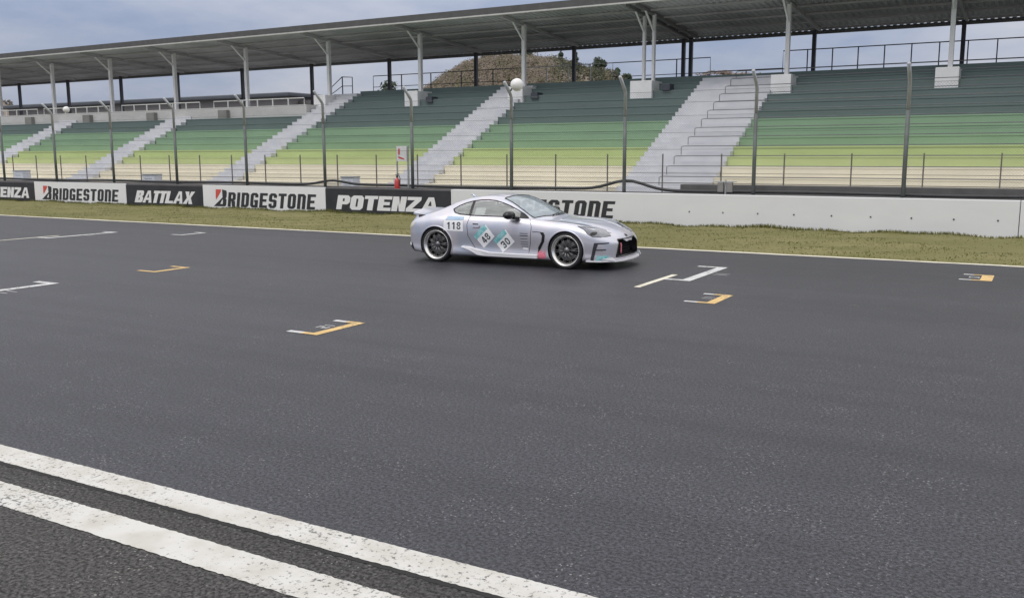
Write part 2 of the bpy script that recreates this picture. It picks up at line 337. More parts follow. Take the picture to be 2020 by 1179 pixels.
# glyphs: unit cap height, list of pieces; each piece a list of loops
def ch(x0, y0, x1, y1, c, corners='abcd'):
    p = []
    p += [(x0, y0+c), (x0+c, y0)] if 'a' in corners else [(x0, y0)]
    p += [(x1-c, y0), (x1, y0+c)] if 'b' in corners else [(x1, y0)]
    p += [(x1, y1-c), (x1-c, y1)] if 'c' in corners else [(x1, y1)]
    p += [(x0+c, y1), (x0, y1-c)] if 'd' in corners else [(x0, y1)]
    return p
def glyph(c, w_, t_, u_, r_):
    k = max(.01, r_-.5*t_)
    if c == 'O': return [[ch(0,0,w_,1,r_), ch(t_,u_,w_-t_,1-u_,k)]]
    if c == 'D': return [[ch(0,0,w_,1,r_,'bc'), ch(t_,u_,w_-t_,1-u_,k,'bc')]]
    if c == 'I': return [[[(0,0),(t_,0),(t_,1),(0,1)]]]
    if c == 'T': return [[[((w_-t_)/2,0),((w_+t_)/2,0),((w_+t_)/2,1-u_),(w_,1-u_),(w_,1),(0,1),(0,1-u_),((w_-t_)/2,1-u_)]]]
    if c == 'L': return [[[(0,0),(w_,0),(w_,u_),(t_,u_),(t_,1),(0,1)]]]
    if c == 'E':
        h = .5-u_/2; return [[[(0,0),(w_,0),(w_,u_),(t_,u_),(t_,h),(w_*.88,h),(w_*.88,h+u_),(t_,h+u_),(t_,1-u_),(w_,1-u_),(w_,1),(0,1)]]]
    if c == 'P': return [[ch(0,.36,w_,1,r_,'bc'), ch(t_,.36+u_,w_-t_,1-u_,k,'bc')], [[(0,0),(t_,0),(t_,.36),(0,.36)]]]
    if c == 'R': return [[ch(0,.40,w_,1,r_,'bc'), ch(t_,.40+u_,w_-t_,1-u_,k,'bc')], [[(0,0),(t_,0),(t_,.40),(0,.40)]], [[(w_-t_,0),(w_,0),(w_-.02,.40),(w_*.45,.40)]]]
    if c == 'B': return [[ch(0,.5,w_*.97,1,r_*.8,'bc'), ch(t_,.5+u_/2,w_*.97-t_,1-u_,k*.6,'bc')], [ch(0,0,w_,.5,r_*.8,'bc'), ch(t_,u_,w_-t_,.5-u_/2,k*.6,'bc')]]
    if c == 'S':
        h = .5-u_/2; q = r_
        return [[[(q,0),(w_-q,0),(w_,q),(w_,h+u_-q*.6),(w_-q,h+u_),(t_,h+u_),(t_,1-u_),(w_-t_,1-u_),(w_-t_,.70),(w_,.70),(w_,1-q),(w_-q,1),(q,1),(0,1-q),(0,h+q*.6),(q,h),(w_-t_,h),(w_-t_,u_),(t_,u_),(t_,.30),(0,.30),(0,q)]]]
    if c == 'G':
        q = r_; return [[[(q,0),(w_,0),(w_,.52),(w_*.5,.52),(w_*.5,.52-u_*.9),(w_-t_,.52-u_*.9),(w_-t_,u_),(t_,u_),(t_,1-u_),(w_-t_,1-u_),(w_-t_,.70),(w_,.70),(w_,1-q),(w_-q,1),(q,1),(0,1-q),(0,q)]]]
    if c == 'n': return [[[(0,0),(t_,0),(t_,1-u_),(w_-t_,1-u_),(w_-t_,0),(w_,0),(w_,1-r_),(w_-r_,1),(0,1)]]]
    if c == 'N': return [[[(0,0),(t_,0),(t_,.55),(w_-t_,0),(w_,0),(w_,1),(w_-t_,1),(w_-t_,.45),(t_,1),(0,1)]]]
    if c == 'Z': return [[[(0,0),(w_,0),(w_,u_),(w_*.45,u_),(w_,1-u_),(w_,1),(0,1),(0,1-u_),(w_*.55,1-u_),(0,u_)]]]
    if c == 'A': return [[[(0,0),(t_*.95,0),(w_*.34,.22),(w_*.66,.22),(w_-t_*.95,0),(w_,0),(w_*.66,1),(w_*.34,1)], [(w_*.40,.22+u_*.9),(w_*.60,.22+u_*.9),(w_*.53,.72),(w_*.47,.72)]]]
    if c == 'X': 
        a = t_*1.1; return [[[(0,0),(a,0),(w_/2,.36),(w_-a,0),(w_,0),(w_/2+a*.5,.5),(w_,1),(w_-a,1),(w_/2,.64),(a,1),(0,1),(w_/2-a*.5,.5)]]]
    return []
def word(s, x0, x1, z0, z1, y, mt, parent, t_=.225, u_=.17, r_=.13, lw=.56, gap=.11, slant=.16, widths={}):
    ws = [widths.get(c, t_ if c == 'I' else lw) for c in s]; tot = sum(ws)+gap*(len(s)-1); H = z1-z0
    sx = (x1-x0-slant*H)/tot; x = 0
    mb = MB()
    for c, wd in zip(s, ws):
        tt = t_
        f3 = lambda a, b_, x=x: (x0+(x+a)*sx+slant*b_*H, y, z0+b_*H)
        mb.flat(glyph(c, wd, tt, u_, r_), f3); x += wd+gap
    return mb.build('lettering', mt, parent)
def bridgestone(x0, x1, z0, z1, y, parent, hi=1.17):
    L_ = x1-x0; H = z1-z0; bw = L_*.115; sl = .17
    f3 = lambda a, b_: (x0+a*bw+sl*b_*H, y, z0+b_*H)
    f3 = lambda a, b_: (x0+a*bw+sl*b_*H, y, z0+(b_ if b_ < .9 else .9+(b_-.9)*(hi-.9)/.3)*H)
    k = MB().flat([[[(-.12,0),(.9,0),(1.0,.1),(1.0,.48),(.9,.56),(.98,.64),(.98,.95),(.92,1.12),(.52,1.2),(.62,.62)], [(.45,.16),(.68,.16),(.68,.46),(.60,.46)], ]], f3)
    k.build('lettering', M['letter_black'], parent)
    MB().flat([[[(-.06,1.2),(.44,1.2),(.40,.98),(.05,.46),(.0,.62)]]], f3).build('lettering', M['letter_red'], parent)
    word('RIDGESTOnE', x0+bw*1.14, x1, z0, z1*.985+z0*.015, y, M['letter_black'], parent, slant=.17)
def board(x0, x1, z0, z1, white, label):
    t = thing('advertising_board', ((x0+x1)/2, 23.95, 0), label, 'advertising board', 'advertising boards on the track wall')
    MB().box(x0, x1, 23.93, 23.978, z0, z1).build('panel', M['board_white' if white else 'board_black'], t, bevel=.004)
    return t
Y = 23.924
t = board(-41.2, -36.95, .0, .80, False, 'black board ending in white letters ENZA, cut by the left picture edge'); word('POTENZA', -40.9, -37.25, .16, .60, Y, M['letter_white'], t, .35, .22, .15, .82, .05, .24, {'A': 1.0})
t = board(-36.94, -31.12, -.01, .855, True, 'white BRIDGESTONE board at the left between two black boards'); bridgestone(-36.4, -31.55, .13, .61, Y, t)
t = board(-31.11, -26.86, .0, .80, False, 'black board with white BATTLAX lettering'); word('BATTLAX', -30.65, -27.25, .14, .60, Y, M['letter_white'], t, .33, .21, .14, .76, .02, .42, {'A': .9, 'X': .9, 'T': .62})
t = board(-26.85, -21.0, -.01, .86, True, 'white BRIDGESTONE board directly left of the POTENZA board'); bridgestone(-26.25, -21.4, .10, .62, Y, t)
t = board(-20.99, -15.975, .0, .82, False, 'black board with white POTENZA lettering behind the tail of the car'); word('POTENZA', -20.55, -16.35, .14, .61, Y, M['letter_white'], t, .35, .22, .15, .82, .05, .24, {'A': 1.0})
bl = thing('painted_sign', (-12.9, 23.945, 0), 'black BRIDGESTONE lettering on the white wall, half hidden by the car', 'sign'); bridgestone(-15.2, -10.45, .15, .635, 23.944, bl, 1.0)

# ------------------------------------------------------------------ catch fence
t = thing('catch_fence', (-17, 24.3, .7), 'tall catch fence of dark steel posts standing behind the track wall', 'fence')
for k in range(13):
    x = -39.58+3.654*k
    MB().tube([(x, 24.3, .68), (x, 24.3, 2.95)], .052, 10).build('post', M['post_dark'], t, True)
    ob = t.children[-1]
    MB().tube([(x, 24.3, 2.93), (x, 24.3, 3.60), (x, 24.25, 3.68), (x, 23.9, 4.02)], .046, 10).build('upper_arm', M['galv'], ob, True)
    MB().box(x-.09, x+.09, 24.2, 24.42, .70, .73).build('base_plate', M['post_dark'], ob)
for z in (1.15, 1.6, 2.05, 2.5, 2.95, 3.3, 3.6):
    MB().tube([(-39.58, 24.37, z), (4.3, 24.37, z)], .0045, 5).build('cable', M['post_dark'], t)
mb = MB(); X0, X1, Z0, Z1, pit = -39.58, 4.3, .75, 3.6, .07
n = int((X1-X0+(Z1-Z0))/pit)
for sgn in (1, -1):
    for i in range(n):
        a = X0-(Z1-Z0)+i*pit if sgn > 0 else X0+i*pit
        za, zb = Z0, Z1; xa, xb = a, a+sgn*(Z1-Z0)
        if min(xa, xb) < X0 or max(xa, xb) > X1: continue
        yy = 24.375+.004*sgn; q = .0019
        mb.add([(xa-q, yy, za), (xa+q, yy, za), (xb+q, yy, zb), (xb-q, yy, zb)], [(0,1,2,3)])
mesh_obj = mb.build('chain_link', M['post_dark'], t)

# small railing on the terrace in front of the seats
t = thing('safety_railing', (-17, 27.1, .7), 'low brown post and wire railing in front of the cream seats', 'railing')
for k in range(26):
    x = -45.2+1.838*k
    MB().bar((x, 27.1, .70), (x, 27.1, 1.93), .034).build('post', M['rail_brown'], t)
for z in (1.05, 1.35): MB().tube([(-46, 27.1, z), (2, 27.1, z)], .008, 6).build('rail', M['rail_brown'], t)
# black hose lying along the wall, lifted where it crosses post feet
def hose():
    pts = []; x = -60
    while x < 6:
        z = .925+.012*math.sin(x*.9); 
        for c, h in ((-21.3, .14), (-10.4, .26)): z += h*math.exp(-((x-c)/.75)**2)
        y = 24.62+.05*math.sin(x*.55); pts.append((x, y, z)); x += .25
    tag(MB().tube(pts, .042, 8).build('drain_hose', M['hose'], None, True), 'black hose lying along the wall top, humped at two fence posts', 'hose')
hose()
tag(MB().box(-150, 60, 24.42, 24.86, .69, .87).build('coping', M['dark_concrete'], None, bevel=.01), kind='structure')
o = MB().box(-8.95, 30, 25.0, 25.35, .69, 1.09).build('kerb_block', M['dark_concrete'], None, bevel=.015); tag(o, 'long dark low concrete kerb behind the white wall at the right', 'kerb')
t = thing('junction_box', (-7.45, 24.36, .70), 'twin grey electrical boxes on a stub behind the white wall', 'electrical box')
MB().box(-7.66, -7.50, 24.30, 24.41, .92, 1.18).build('box', M['concrete'], t, bevel=.012); MB().box(-7.42, -7.26, 24.30, 24.41, .92, 1.18).build('box', M['concrete'], t, bevel=.012)
MB().bar((-7.46, 24.38, .7), (-7.46, 24.38, 1.24), .04).build('post', M['galv'], t); MB().box(-7.75, -7.17, 24.32, 24.40, 1.18, 1.205).build('bracket', M['galv'], t)
# extinguisher and its sign
t = thing('fire_extinguisher', (-18.35, 24.4, .70), 'red fire extinguisher standing on the wall under the small sign', 'fire extinguisher')
MB().lathe([(0,0),(.085,0),(.09,.03),(.09,.30),(.07,.36),(.035,.40),(.03,.42)], 20, (-18.35, 24.4, .78), 'z').build('cylinder', M['red'], t, True)
MB().tube([(-18.35, 24.4, 1.19), (-18.35, 24.4, 1.28)], .03, 10).build('valve', M['hose'], t, True)
MB().tube([(-18.35, 24.4, 1.25), (-18.28, 24.4, 1.28), (-18.23, 24.4, 1.17), (-18.24, 24.4, .95)], .014, 6).build('nozzle_hose', M['hose'], t, True)
MB().bar((-18.42, 24.4, 1.29), (-18.26, 24.4, 1.32), .03, .015).build('handle', M['rail_dark'], t)
MB().box(-18.5, -18.2, 24.28, 24.52, .70, .78).build('stand', M['dark_concrete'], t)
t = thing('warning_sign', (-18.2, 24.5, .70), 'small white square sign with a red mark above the red extinguisher', 'sign')
MB().bar((-18.42, 24.52, .7), (-18.42, 24.52, 2.22), .04).build('post', M['galv'], t); MB().bar((-17.98, 24.52, .7), (-17.98, 24.52, 2.22), .05).build('post', M['galv'], t)
MB().box(-18.40, -18.0, 24.46, 24.49, 1.72, 2.20).build('plate', M['board_white'], t, bevel=.005)
mk = MB().flat([[[(-18.33,2.12),(-18.26,2.12),(-18.26,1.96),(-18.30,1.90),(-18.33,1.96)]], [[(-18.33,1.83),(-18.22,1.79),(-18.09,1.77),(-18.09,1.81),(-18.22,1.85),(-18.32,1.88)]]], lambda a, b_: (a, 24.456, b_)); mk.build('pictogram', M['letter_red'], t)
# loudspeakers / globes
def loud(x, z, y, r, label):
    t = thing('loudspeaker', (x, y, z), label, 'loudspeaker', 'white loudspeakers')
    mb = MB(); mb.lathe([(0, -r), (r*.5, -r*.92), (r*.85, -r*.55), (r, 0), (r*.95, r*.35), (r*.6, r*.75), (0, r*.9)], 24, (x, y, z)); mb.build('shell', M['globe'], t, True)
    MB().tube([(x-r*1.15, y, z-r*.9), (x-r*.7, y, z-r*.2), (x, y, z)], r*.12, 8).build('bracket', M['rail_dark'], t, True)
    MB().lathe([(0, 0), (r*.25, 0), (r*.25, r*.25), (0, r*.25)], 12, (x-r*.95, y-r*.1, z-r*.1)).build('driver', M['rail_dark'], t, True)
loud(-13.78, 3.95, 24.25, .19, 'white round loudspeaker on top of the fence post before the stairs')
loud(-34.95, 3.78, 24.3, .13, 'far white round loudspeaker on a fence post at the left')
# pale cabinets on the terrace
for x, y, wd, h, lb in ((-21.95, 26.4, .55, .40, 'pale blue grey cabinet with dark slots beside the fourth stairs'), (-32.6, 26.4, .75, .40, 'pale cabinet in front of the cream seats above the BATTLAX board'), (-41.6, 26.4, .7, .5, 'pale cabinet in front of the cream seats at the left edge')):
    t = thing('equipment_cabinet', (x, y, .7), lb, 'cabinet', 'pale cabinets on the terrace')
    MB().box(x-wd/2, x+wd/2, y-.2, y+.2, .72, .72+h).build('body', M['cabinet'], t, bevel=.01)
    MB().box(x-wd/2-.02, x+wd/2+.02, y-.23, y+.2, .72+h, .76+h).build('lid', M['galv'], t, bevel=.006)
    for q in (.15, .30): MB().box(x-wd*.3, x+wd*.3, y-.208, y-.2, .72+q*h*2, .74+q*h*2).build('slot', M['galv'], t)

# ------------------------------------------------------------------ grandstand
G = thing('grandstand', (-20, 33, .7), 'long roofed grandstand with cream, lime, green and dark green seat tiers', 'grandstand')
PITCH, RISE = .651, .3125
Yr0 = 27.36
zl = lambda y: 1.55+.48*(y-29.0)
XL, XR, XS = -75, 16, -30.45          # XS: left of it the stand is lower
cols = ['cream']*3+['lime']*2+['green']*3+['dark_green']*5
for k in range(13):
    y0 = Yr0+k*PITCH; z = zl(y0)+.14
    xl = XL if k < 10 else XS+1.45
    if k == 9: xl = XL
    mb = MB().box(xl, XR, y0, y0+PITCH+.02 if k < 12 else y0+PITCH, .65, z-.05)
    mb.box(xl-.001, XR+.001, y0-.014, y0+PITCH-.017, z-.049, z)        # nosing
    mb.build('seat_row', M[cols[k]], G, bevel=.008)
ytop = Yr0+13*PITCH; ztop = zl(ytop)+.10
MB().box(XS+1.45, XR, ytop-.02, 41.2, .65, ztop).build('walkway', M['dark_green'], G)
yl = Yr0+10*PITCH-.35
MB().box(XL, XS+.0, Yr0+9.55*PITCH, 41.2, .65, 4.26).build('parapet', M['parapet'], G, bevel=.01)
# stairs: two steps to a row
def stair(x0, x1, nmax, last=None):
    for j in range(nmax):
        y0 = Yr0-.66+j*PITCH/2; z = zl(y0)+.15+(.01 if j % 2 == 0 else 0.0)
        MB().box(x0, x1, y0-.02, y0+PITCH/2+.2, .66, z).build('stair_step', M['stair'], G)
for x in (-11.9,): stair(-11.9, -8.95, 28)
stair(-20.98, -19.38, 28); stair(-30.4, -28.95, 28); stair(-39.75, -38.2, 22); stair(-48.95, -47.4, 22); stair(-58.3, -56.8, 22)
# roof: trapezoid corrugated sheet falling to the back
RF0, RF1 = (33.2, 7.50), (41.1, 6.95)
def zroof(y): return RF0[1]+(RF1[1]-RF0[1])*(y-RF0[0])/(RF1[0]-RF0[0])
mb = MB(); prof = [(0, .045), (.06, .045), (.09, 0), (.16, 0), (.19, .045)]; V = []
xs = []
x = XL-5
while x < XR+3:
    for dx, dz in prof[:4]: xs.append((x+dx*1.3, dz))
    x += .25
for (y, z) in (RF0, ((RF0[0]+RF1[0])/2, (RF0[1]+RF1[1])/2), RF1): V += [(a, y, z+.03+dz) for a, dz in xs]
nn = len(xs); mb.add(V, [(r_*nn+i, r_*nn+i+1, (r_+1)*nn+i+1, (r_+1)*nn+i) for r_ in range(2) for i in range(nn-1)])
mb.build('roof', M['roof_metal'], G)
MB().box(XL-5, XR+3, 33.06, 33.19, 7.50, 7.76).build('fascia', M['steel_fascia'], G)
MB().box(XL-5, XR+3, 33.02, 33.16, 7.44, 7.495).build('gutter', M['gutter'], G)
for y in (34.6, 36.0, 37.4, 38.8, 40.3):
    MB().bar((XL-5, y, zroof(y)-.03), (XR+3, y, zroof(y)-.03), .05, .07).build('purlin', M['roof_metal'], G)
MB().box(XL-5, XR+3, 40.98, 41.03, zroof(41)-.12, zroof(41)+.032).build('rear_beam', M['roof_dark'], G)
colx = [-51.55, -46.3, -41.05, -35.75, -30.3, -24.95, -19.6, -14.18, -13.78, -8.6, -3.16, 2.2, 7.6, -56.9, -62.2]
colsh = {c: c for c in colx}
for x in colx:
    low = x < -30.35
    YC = 35.1
    zb = 4.26 if low else 4.66
    w_ = .1 if x in (-14.18, -13.78) else .15
    ob = MB().box(x-w_/2, x+w_/2, YC-.09, YC+.09, zb-.1, 7.30).build('column', M['steel_white'], G, bevel=.01)
    if x != -14.18:
        wd = .72 if x != -13.78 else .90; xc = x if x != -13.78 else -13.98
        xc += -.02
        if low: MB().box(xc-.3, xc+.3, 33.35, 34.0, 3.66, 4.13).build('base_block', M['concrete'], ob, bevel=.012)  # grey instead of white: the block's shade is put into its colour
        else: MB().box(xc-wd/2, xc+wd/2, 34.36, 35.5, 3.98, 4.73).build('base_block', M['steel_white'], ob, bevel=.015)
    MB().bar((x, YC-.05, 6.62), (x, 34.15, zroof(34.1)-.12), .06).build('brace', M['steel_white'], ob)
    MB().bar((x, 33.3, zroof(33.3)-.07), (x, 40.3, zroof(40.3)-.07), .09, .13).build('rafter', M['roof_dark' if x in (-14.18, -13.78) else 'roof_metal'], G)
for x in [-63.0, -57.6, -52.2, -46.9, -41.4, -36.05, -30.65, -25.25, -19.8, -14.42, -14.08, -8.8, -3.24, 2.2, 7.6]:
    zb = 4.2 if x < -30.4 else ztop-.02
    MB().box(x-.075, x+.075, 40.22, 40.38, zb, zroof(40.3)-.08).build('rear_column', M['steel_dark'], G)
# railings along the back walkway
def railing(name, x0, x1, y, z, h, mt, step, mids=(.5,), r=.022, seed=0):
    ob = MB().tube([(x0, y, z), (x0, y, z+h), (x1, y, z+h), (x1, y, z)], r, 6).build(name, mt, G)
    for q in mids: MB().tube([(x0, y, z+h*q), (x1, y, z+h*q)], r*.8, 6).build('rail', mt, ob)
    n = max(1, round((x1-x0)/step))
    for i in range(1, n):
        x = x0+(x1-x0)*i/n
        MB().bar((x, y, z), (x, y, z+h), r*1.9).build('post', mt, ob)
    return ob
railing('rear_railing', -31.9, -22.5, 40.5, ztop, 1.16, M['rail_dark'], 1.75)
railing('rear_railing', -22.5, -17.9, 40.5, ztop, 1.16, M['rail_white'], 1.1, (.12,))  # this stretch is paler than the rails beside it
railing('rear_railing', -17.9, -13.25, 40.5, ztop, 1.16, M['rail_dark'], 1.5, (.45, .33))
railing('rear_railing', -10.1, 14, 40.5, ztop, 1.26, M['rail_dark'], 1.02, (.42, .28))
railing('rear_railing', -13.2, -10.1, 40.5, ztop, .55, M['rail_dark'], 1.55, (.5,))
for a, b_ in ((-58, -51.0), (-50.4, -44.6), (-43.6, -37.6), (-36.6, -30.6)):
    railing('parapet_railing', a, b_, 33.62, 4.24, .33, M['rail_white'], .95, (), .024)
# short stair railing at the break of the stand
ob = MB().tube([(-31.6, 36.5, 4.5), (-31.6, 36.5, 5.1), (-30.7, 36.5, 5.72), (-30.05, 36.5, 5.68), (-30.05, 36.5, 4.8)], .024, 6).build('stair_railing', M['rail_dark'], G)
MB().tube([(-31.6, 36.5, 4.8), (-30.7, 36.5, 5.28), (-30.05, 36.5, 5.26)], .018, 6).build('rail', M['rail_dark'], ob); MB().bar((-30.68, 36.5, 4.7), (-30.68, 36.5, 5.7), .04).build('post', M['rail_dark'], ob)
# row barriers: one rail above each second step, from the middle of the wide stairs to the right
for k in range(13):
    y = Yr0+k*PITCH+.12; z = zl(y)+.15
    ob = MB().tube([(-10.53, y, z), (-10.53, y, z+.24), (-10.45, y, z+.27), (14, y, z+.27)], .013, 6).build('row_rail', M['rail_grey'], G, True)
    for x in (14.0,): MB().bar((x, y, z), (x, y, z+.26), .03).build('post', M['rail_dark'], ob)
# small dark vents beside column bases
for x, y, z in ((-13.0, 35.2, 4.38), (-18.75, 35.2, 4.25), (-24.05, 35.2, 4.25)):
    MB().box(x-.16, x+.16, 34.42, 34.9, z-.05, z+.2).build('vent', M['steel_dark'], G)

# ------------------------------------------------------------------ behind the stand: buildings, hills, trees
t = thing('building', (-70, 60, 0), 'long low grey building with a dark roof behind the left seats', 'building')
MB().box(-96, -56.2, 60, 70, .6, 6.75).build('wall', M['building'], t); MB().box(-97, -55.8, 59.4, 70.6, 6.75, 7.12).build('roof', M['building_roof'], t, bevel=.1)
for i in range(8): MB().box(-94+i*4.6, -92+i*4.6, 59.95, 60.02, 3.2, 5.4).build('window', M['building_roof'], t)
MB().box(-56.2, -50.5, 61, 66, .6, 6.48).build('annex', M['dark_concrete'], t)

def hill(name, pts, yc, depth, mt, ybase=None, ny=14, seed=1, rough=.8, xpad=120):
    """ridge line pts (x,z) at distance yc, falling off to front and back"""
    r = random.Random(seed); xs = np.array([p[0] for p in pts]); zs = np.array([p[1] for p in pts])
    X = np.linspace(xs[0], xs[-1], 90); Zr = np.interp(X, xs, zs)
    ph = [r.uniform(0, 6) for _ in range(6)]
    def h(x, v):
        z = float(np.interp(x, xs, zs))*(1+min(0, v)*depth/yc); f = math.cos(min(1, abs(v))*math.pi/2)**.8 if v < 0 else math.cos(v*math.pi/2)
        n_ = rough*(math.sin(x*.11+ph[0]+v*3)+.6*math.sin(x*.27+ph[1]-v*5)+.4*math.sin(x*.6+v*9+ph[2]))
        return z*f+n_*(.3 if abs(v) < .05 else 1)*f
    V = []; vv = np.linspace(-1, 1, ny*2+1)
    for v in vv:
        for x in X: V.append((x*(1+v*depth/yc), yc+v*depth, h(x, v)-1))
    nx = len(X); mb = MB(); mb.add(V, [(j*nx+i, j*nx+i+1, (j+1)*nx+i+1, (j+1)*nx+i) for j in range(len(vv)-1) for i in range(nx-1)])
    tag(mb.build(name, mt, None, True), kind='structure'); return h
HP = [(-380, 0), (-330, 3), (-305, 6), (-286, 10), (-268, 18), (-257, 24), (-243, 31), (-235, 35.5), (-219, 40), (-211, 41.5), (-189, 41), (-179, 38.5), (-168, 35), (-157, 32), (-148, 28), (-143, 26), (-120, 18), (-90, 8), (-60, 0)]
hh = hill('hill', HP, 350, 170, M['hill'])
hill('left_hill', [(-760, 46), (-700, 52), (-640, 46), (-600, 41), (-568, 35), (-560, 33), (-551, 27), (-535, 18), (-500, 0)], 350, 150, M['hill'], seed=3)
hill('far_hill', [(-330, 20), (-230, 41), (-200, 47), (-187, 51.5), (-170, 50), (-144, 46.5), (-88, 50), (-60, 51.8), (-17, 52.5), (60, 50), (200, 40), (300, 20)], 600, 250, M['hill_far'], seed=5)
def clump(V, F, cx, cy, cz, rx, rz, n, size, r, shape='round'):
    for _ in range(n):
        while True:
            a, b_, c = r.uniform(-1, 1, 3)
            if shape == 'cone':
                if abs(c) <= 1 and math.hypot(a, b_) <= (1-c)/2*(.75+.25*math.sin(c*11)): break
            elif a*a+b_*b_+c*c <= 1 and (a*a+b_*b_+c*c > .15): break
        p = np.array([cx+a*rx, cy+b_*rx, cz+c*rz]); nn_ = np.array([a*.7, b_*.5-.45, c*.5+.7])+r.normal(size=3)*.38; d = np.cross(nn_, r.normal(size=3)); d /= np.linalg.norm(d); e = np.cross(d, nn_); e /= np.linalg.norm(e)
        s = size*r.uniform(.6, 1.3); n0 = len(V)
        V.extend([tuple(p-d*s), tuple(p+e*s*.6), tuple(p+d*s), tuple(p-e*s*.6)]); F.append((n0, n0+1, n0+2, n0+3))
rg = np.random.default_rng(11)
def wood(name, mt, spots, n, size):
    V = []; F = []
    for x, y, z, rr, hz in spots: clump(V, F, x, y, z+hz*.8, rr, hz, n, size, rg)
    mb = MB(); mb.v = V; mb.f = F; tag(mb.build(name, mt), kind='stuff')
sp = {'a': [], 'b': [], 'c': [], 'd': []}
for _ in range(2300):
    x = rg.uniform(-258, -142); v = -abs(rg.normal(0, .42))+.03
    if v < -.85: continue
    if math.sin(x*.21)+math.sin(v*17+x*.05) > 1.5 and x > -200: continue
    if True:
        pass; y = 350+v*170; z = hh(x, v)-1
    if -176 < x < -150 and v < -.12 and rg.uniform() < .8: continue
    k = 'a' if x < -183 else ('b' if rg.uniform() < .75 else 'a')
    if rg.uniform() < .25: k = 'c'
    elif rg.uniform() < .3: k = 'b'
    if -181 < x < -144 and v > -.34 and rg.uniform() < .6: k = 'd'
    x *= y/350
    sp[k].append((x, y, z, rg.uniform(1.5, 3.2), rg.uniform(1.2, 2.6)))
wood('brown_wood', M['leaf_brown'], sp['a'], 75, .36); wood('olive_wood', M['leaf_olive'], sp['b'], 75, .36); wood('dark_wood', mat('dark green scrub', (.028, .036, .022), .9, scale=.2, color2=(.065, .07, .04)), sp['d'], 75, .38); wood('bare_wood', M['leaf_bare'], sp['c'], 65, .32)
sp2 = []
for _ in range(90):
    x = rg.uniform(-640, -548); v = rg.uniform(-.2, .02); sp2.append((x, 350+v*150, float(np.interp(x, [-640, -600, -568, -560, -551, -540], [45, 39, 33, 31, 26, 20])), rg.uniform(2, 3.5), rg.uniform(1.5, 3)))
wood('left_wood', M['leaf_brown'], sp2, 60, .8)
sp3 = [(rg.uniform(-230, -130), 585+rg.uniform(-20, 10), 0, rg.uniform(2, 5), rg.uniform(.6, 1.2)) for _ in range(110)]
sp3 = [(x, y, float(np.interp(x, [-230, -200, -187, -170, -144, -130], [41.2, 46.4, 50.8, 49.2, 45.8, 45.5])), a, b_) for x, y, _, a, b_ in sp3]
wood('far_wood', M['leaf_bare'], sp3, 40, .7)
def tree(kind, x, y, zb, h, rad, label, shape, mt, n=420, size=.5):
    t = thing(kind, (x, y, zb), label, 'tree', 'trees on the hill ridge')
    MB().tube([(x, y, zb-1.5), (x+.05*h, y, zb+h*.5), (x, y, zb+h*.9)], [h*.035, h*.022, h*.008], 6).build('trunk', M['bark'], t)
    V = []; F = []
    if shape == 'cone': clump(V, F, x, y, zb+h*.58, rad, h*.46, n, size, rg, 'cone')
    else:
        for q in range(7): clump(V, F, x+rg.uniform(-.5, .5)*rad, y+rg.uniform(-.5, .5)*rad, zb+h*rg.uniform(.42, .85), rad*rg.uniform(.4, .62), h*.17, n//7, size, rg)
    mb = MB(); mb.v = V; mb.f = F; mb.build('crown', mt, t)
for i, (x, h, rad, shp, lb) in enumerate([(-212, 6.5, 3.0, 'round', 'dark tree on the ridge just left of the hilltop'), (-203, 5.5, 3.2, 'round', 'low dark tree on the top of the brown hill'), (-193, 6.5, 3.4, 'round', 'broad dark tree on the hilltop right of the white column'),
        (-176.5, 9.0, 2.6, 'cone', 'tall pointed conifer at the right shoulder of the hill'), (-169.5, 9.0, 2.3, 'cone', 'pointed conifer behind the dark rear column'), (-158.5, 10.0, 3.6, 'round', 'big round dark tree alone on the right ridge'), (-152.5, 7.0, 2.4, 'round', 'small round dark tree right of the big one'), (-148.0, 7.5, 2.6, 'round', 'lowest dark tree at the right foot of the ridge')]):
    z0 = float(np.interp(x, [p[0] for p in HP], [p[1] for p in HP]))-1.6
    tree('conifer_tree' if shp == 'cone' else 'ridge_tree', x, 347, z0, h, rad, lb, shp, M['leaf_dark'], 1100, .5)
tree('dark_shrub', -35.8, 46.5, 4.4, 2.0, 1.0, 'dark green bush top showing over the walkway behind the railing', 'round', M['leaf_dark'], 420, .12)

# ------------------------------------------------------------------ race car
def car_paint():
    mt = bpy.data.materials.new('silver wrap paint'); mt.use_nodes = True
    nt = mt.node_tree; N = nt.nodes; L = nt.links; b = N['Principled BSDF']
    b.inputs['Metallic'].default_value = .62; b.inputs['Roughness'].default_value = .36; b.inputs['Coat Weight'].default_value = .7; b.inputs['Coat Roughness'].default_value = .05
    tc = N.new('ShaderNodeTexCoord'); nz = N.new('ShaderNodeTexNoise'); nz.inputs['Scale'].default_value = 1.7; nz.inputs['Detail'].default_value = 2; nz.inputs['Distortion'].default_value = 1.2
    L.new(tc.outputs['Object'], nz.inputs['Vector'])
    r = N.new('ShaderNodeValToRGB'); r.color_ramp.elements[0].position = .32; r.color_ramp.elements[0].color = (.55, .60, .70, 1)
    r.color_ramp.elements[1].position = .68; r.color_ramp.elements[1].color = (.70, .665, .71, 1); e = r.color_ramp.elements.new(.5); e.color = (.63, .635, .70, 1)
    L.new(nz.outputs[0], r.inputs[0]); L.new(r.outputs[0], b.inputs['Base Color'])
    return mt
M['car'] = car_paint()
M['gloss_black'] = mat('gloss black trim', (.012, .012, .014), .25, var=.2)
M['duct'] = mat('dark duct plastic', (.035, .036, .045), .5, var=.2)
M['tyre'] = mat('tyre rubber', (.022, .022, .024), .8, var=.25, scale=20)
M['rim_lip'] = mat('polished rim lip', (.82, .81, .78), .22, .85, var=.05, scale=4)
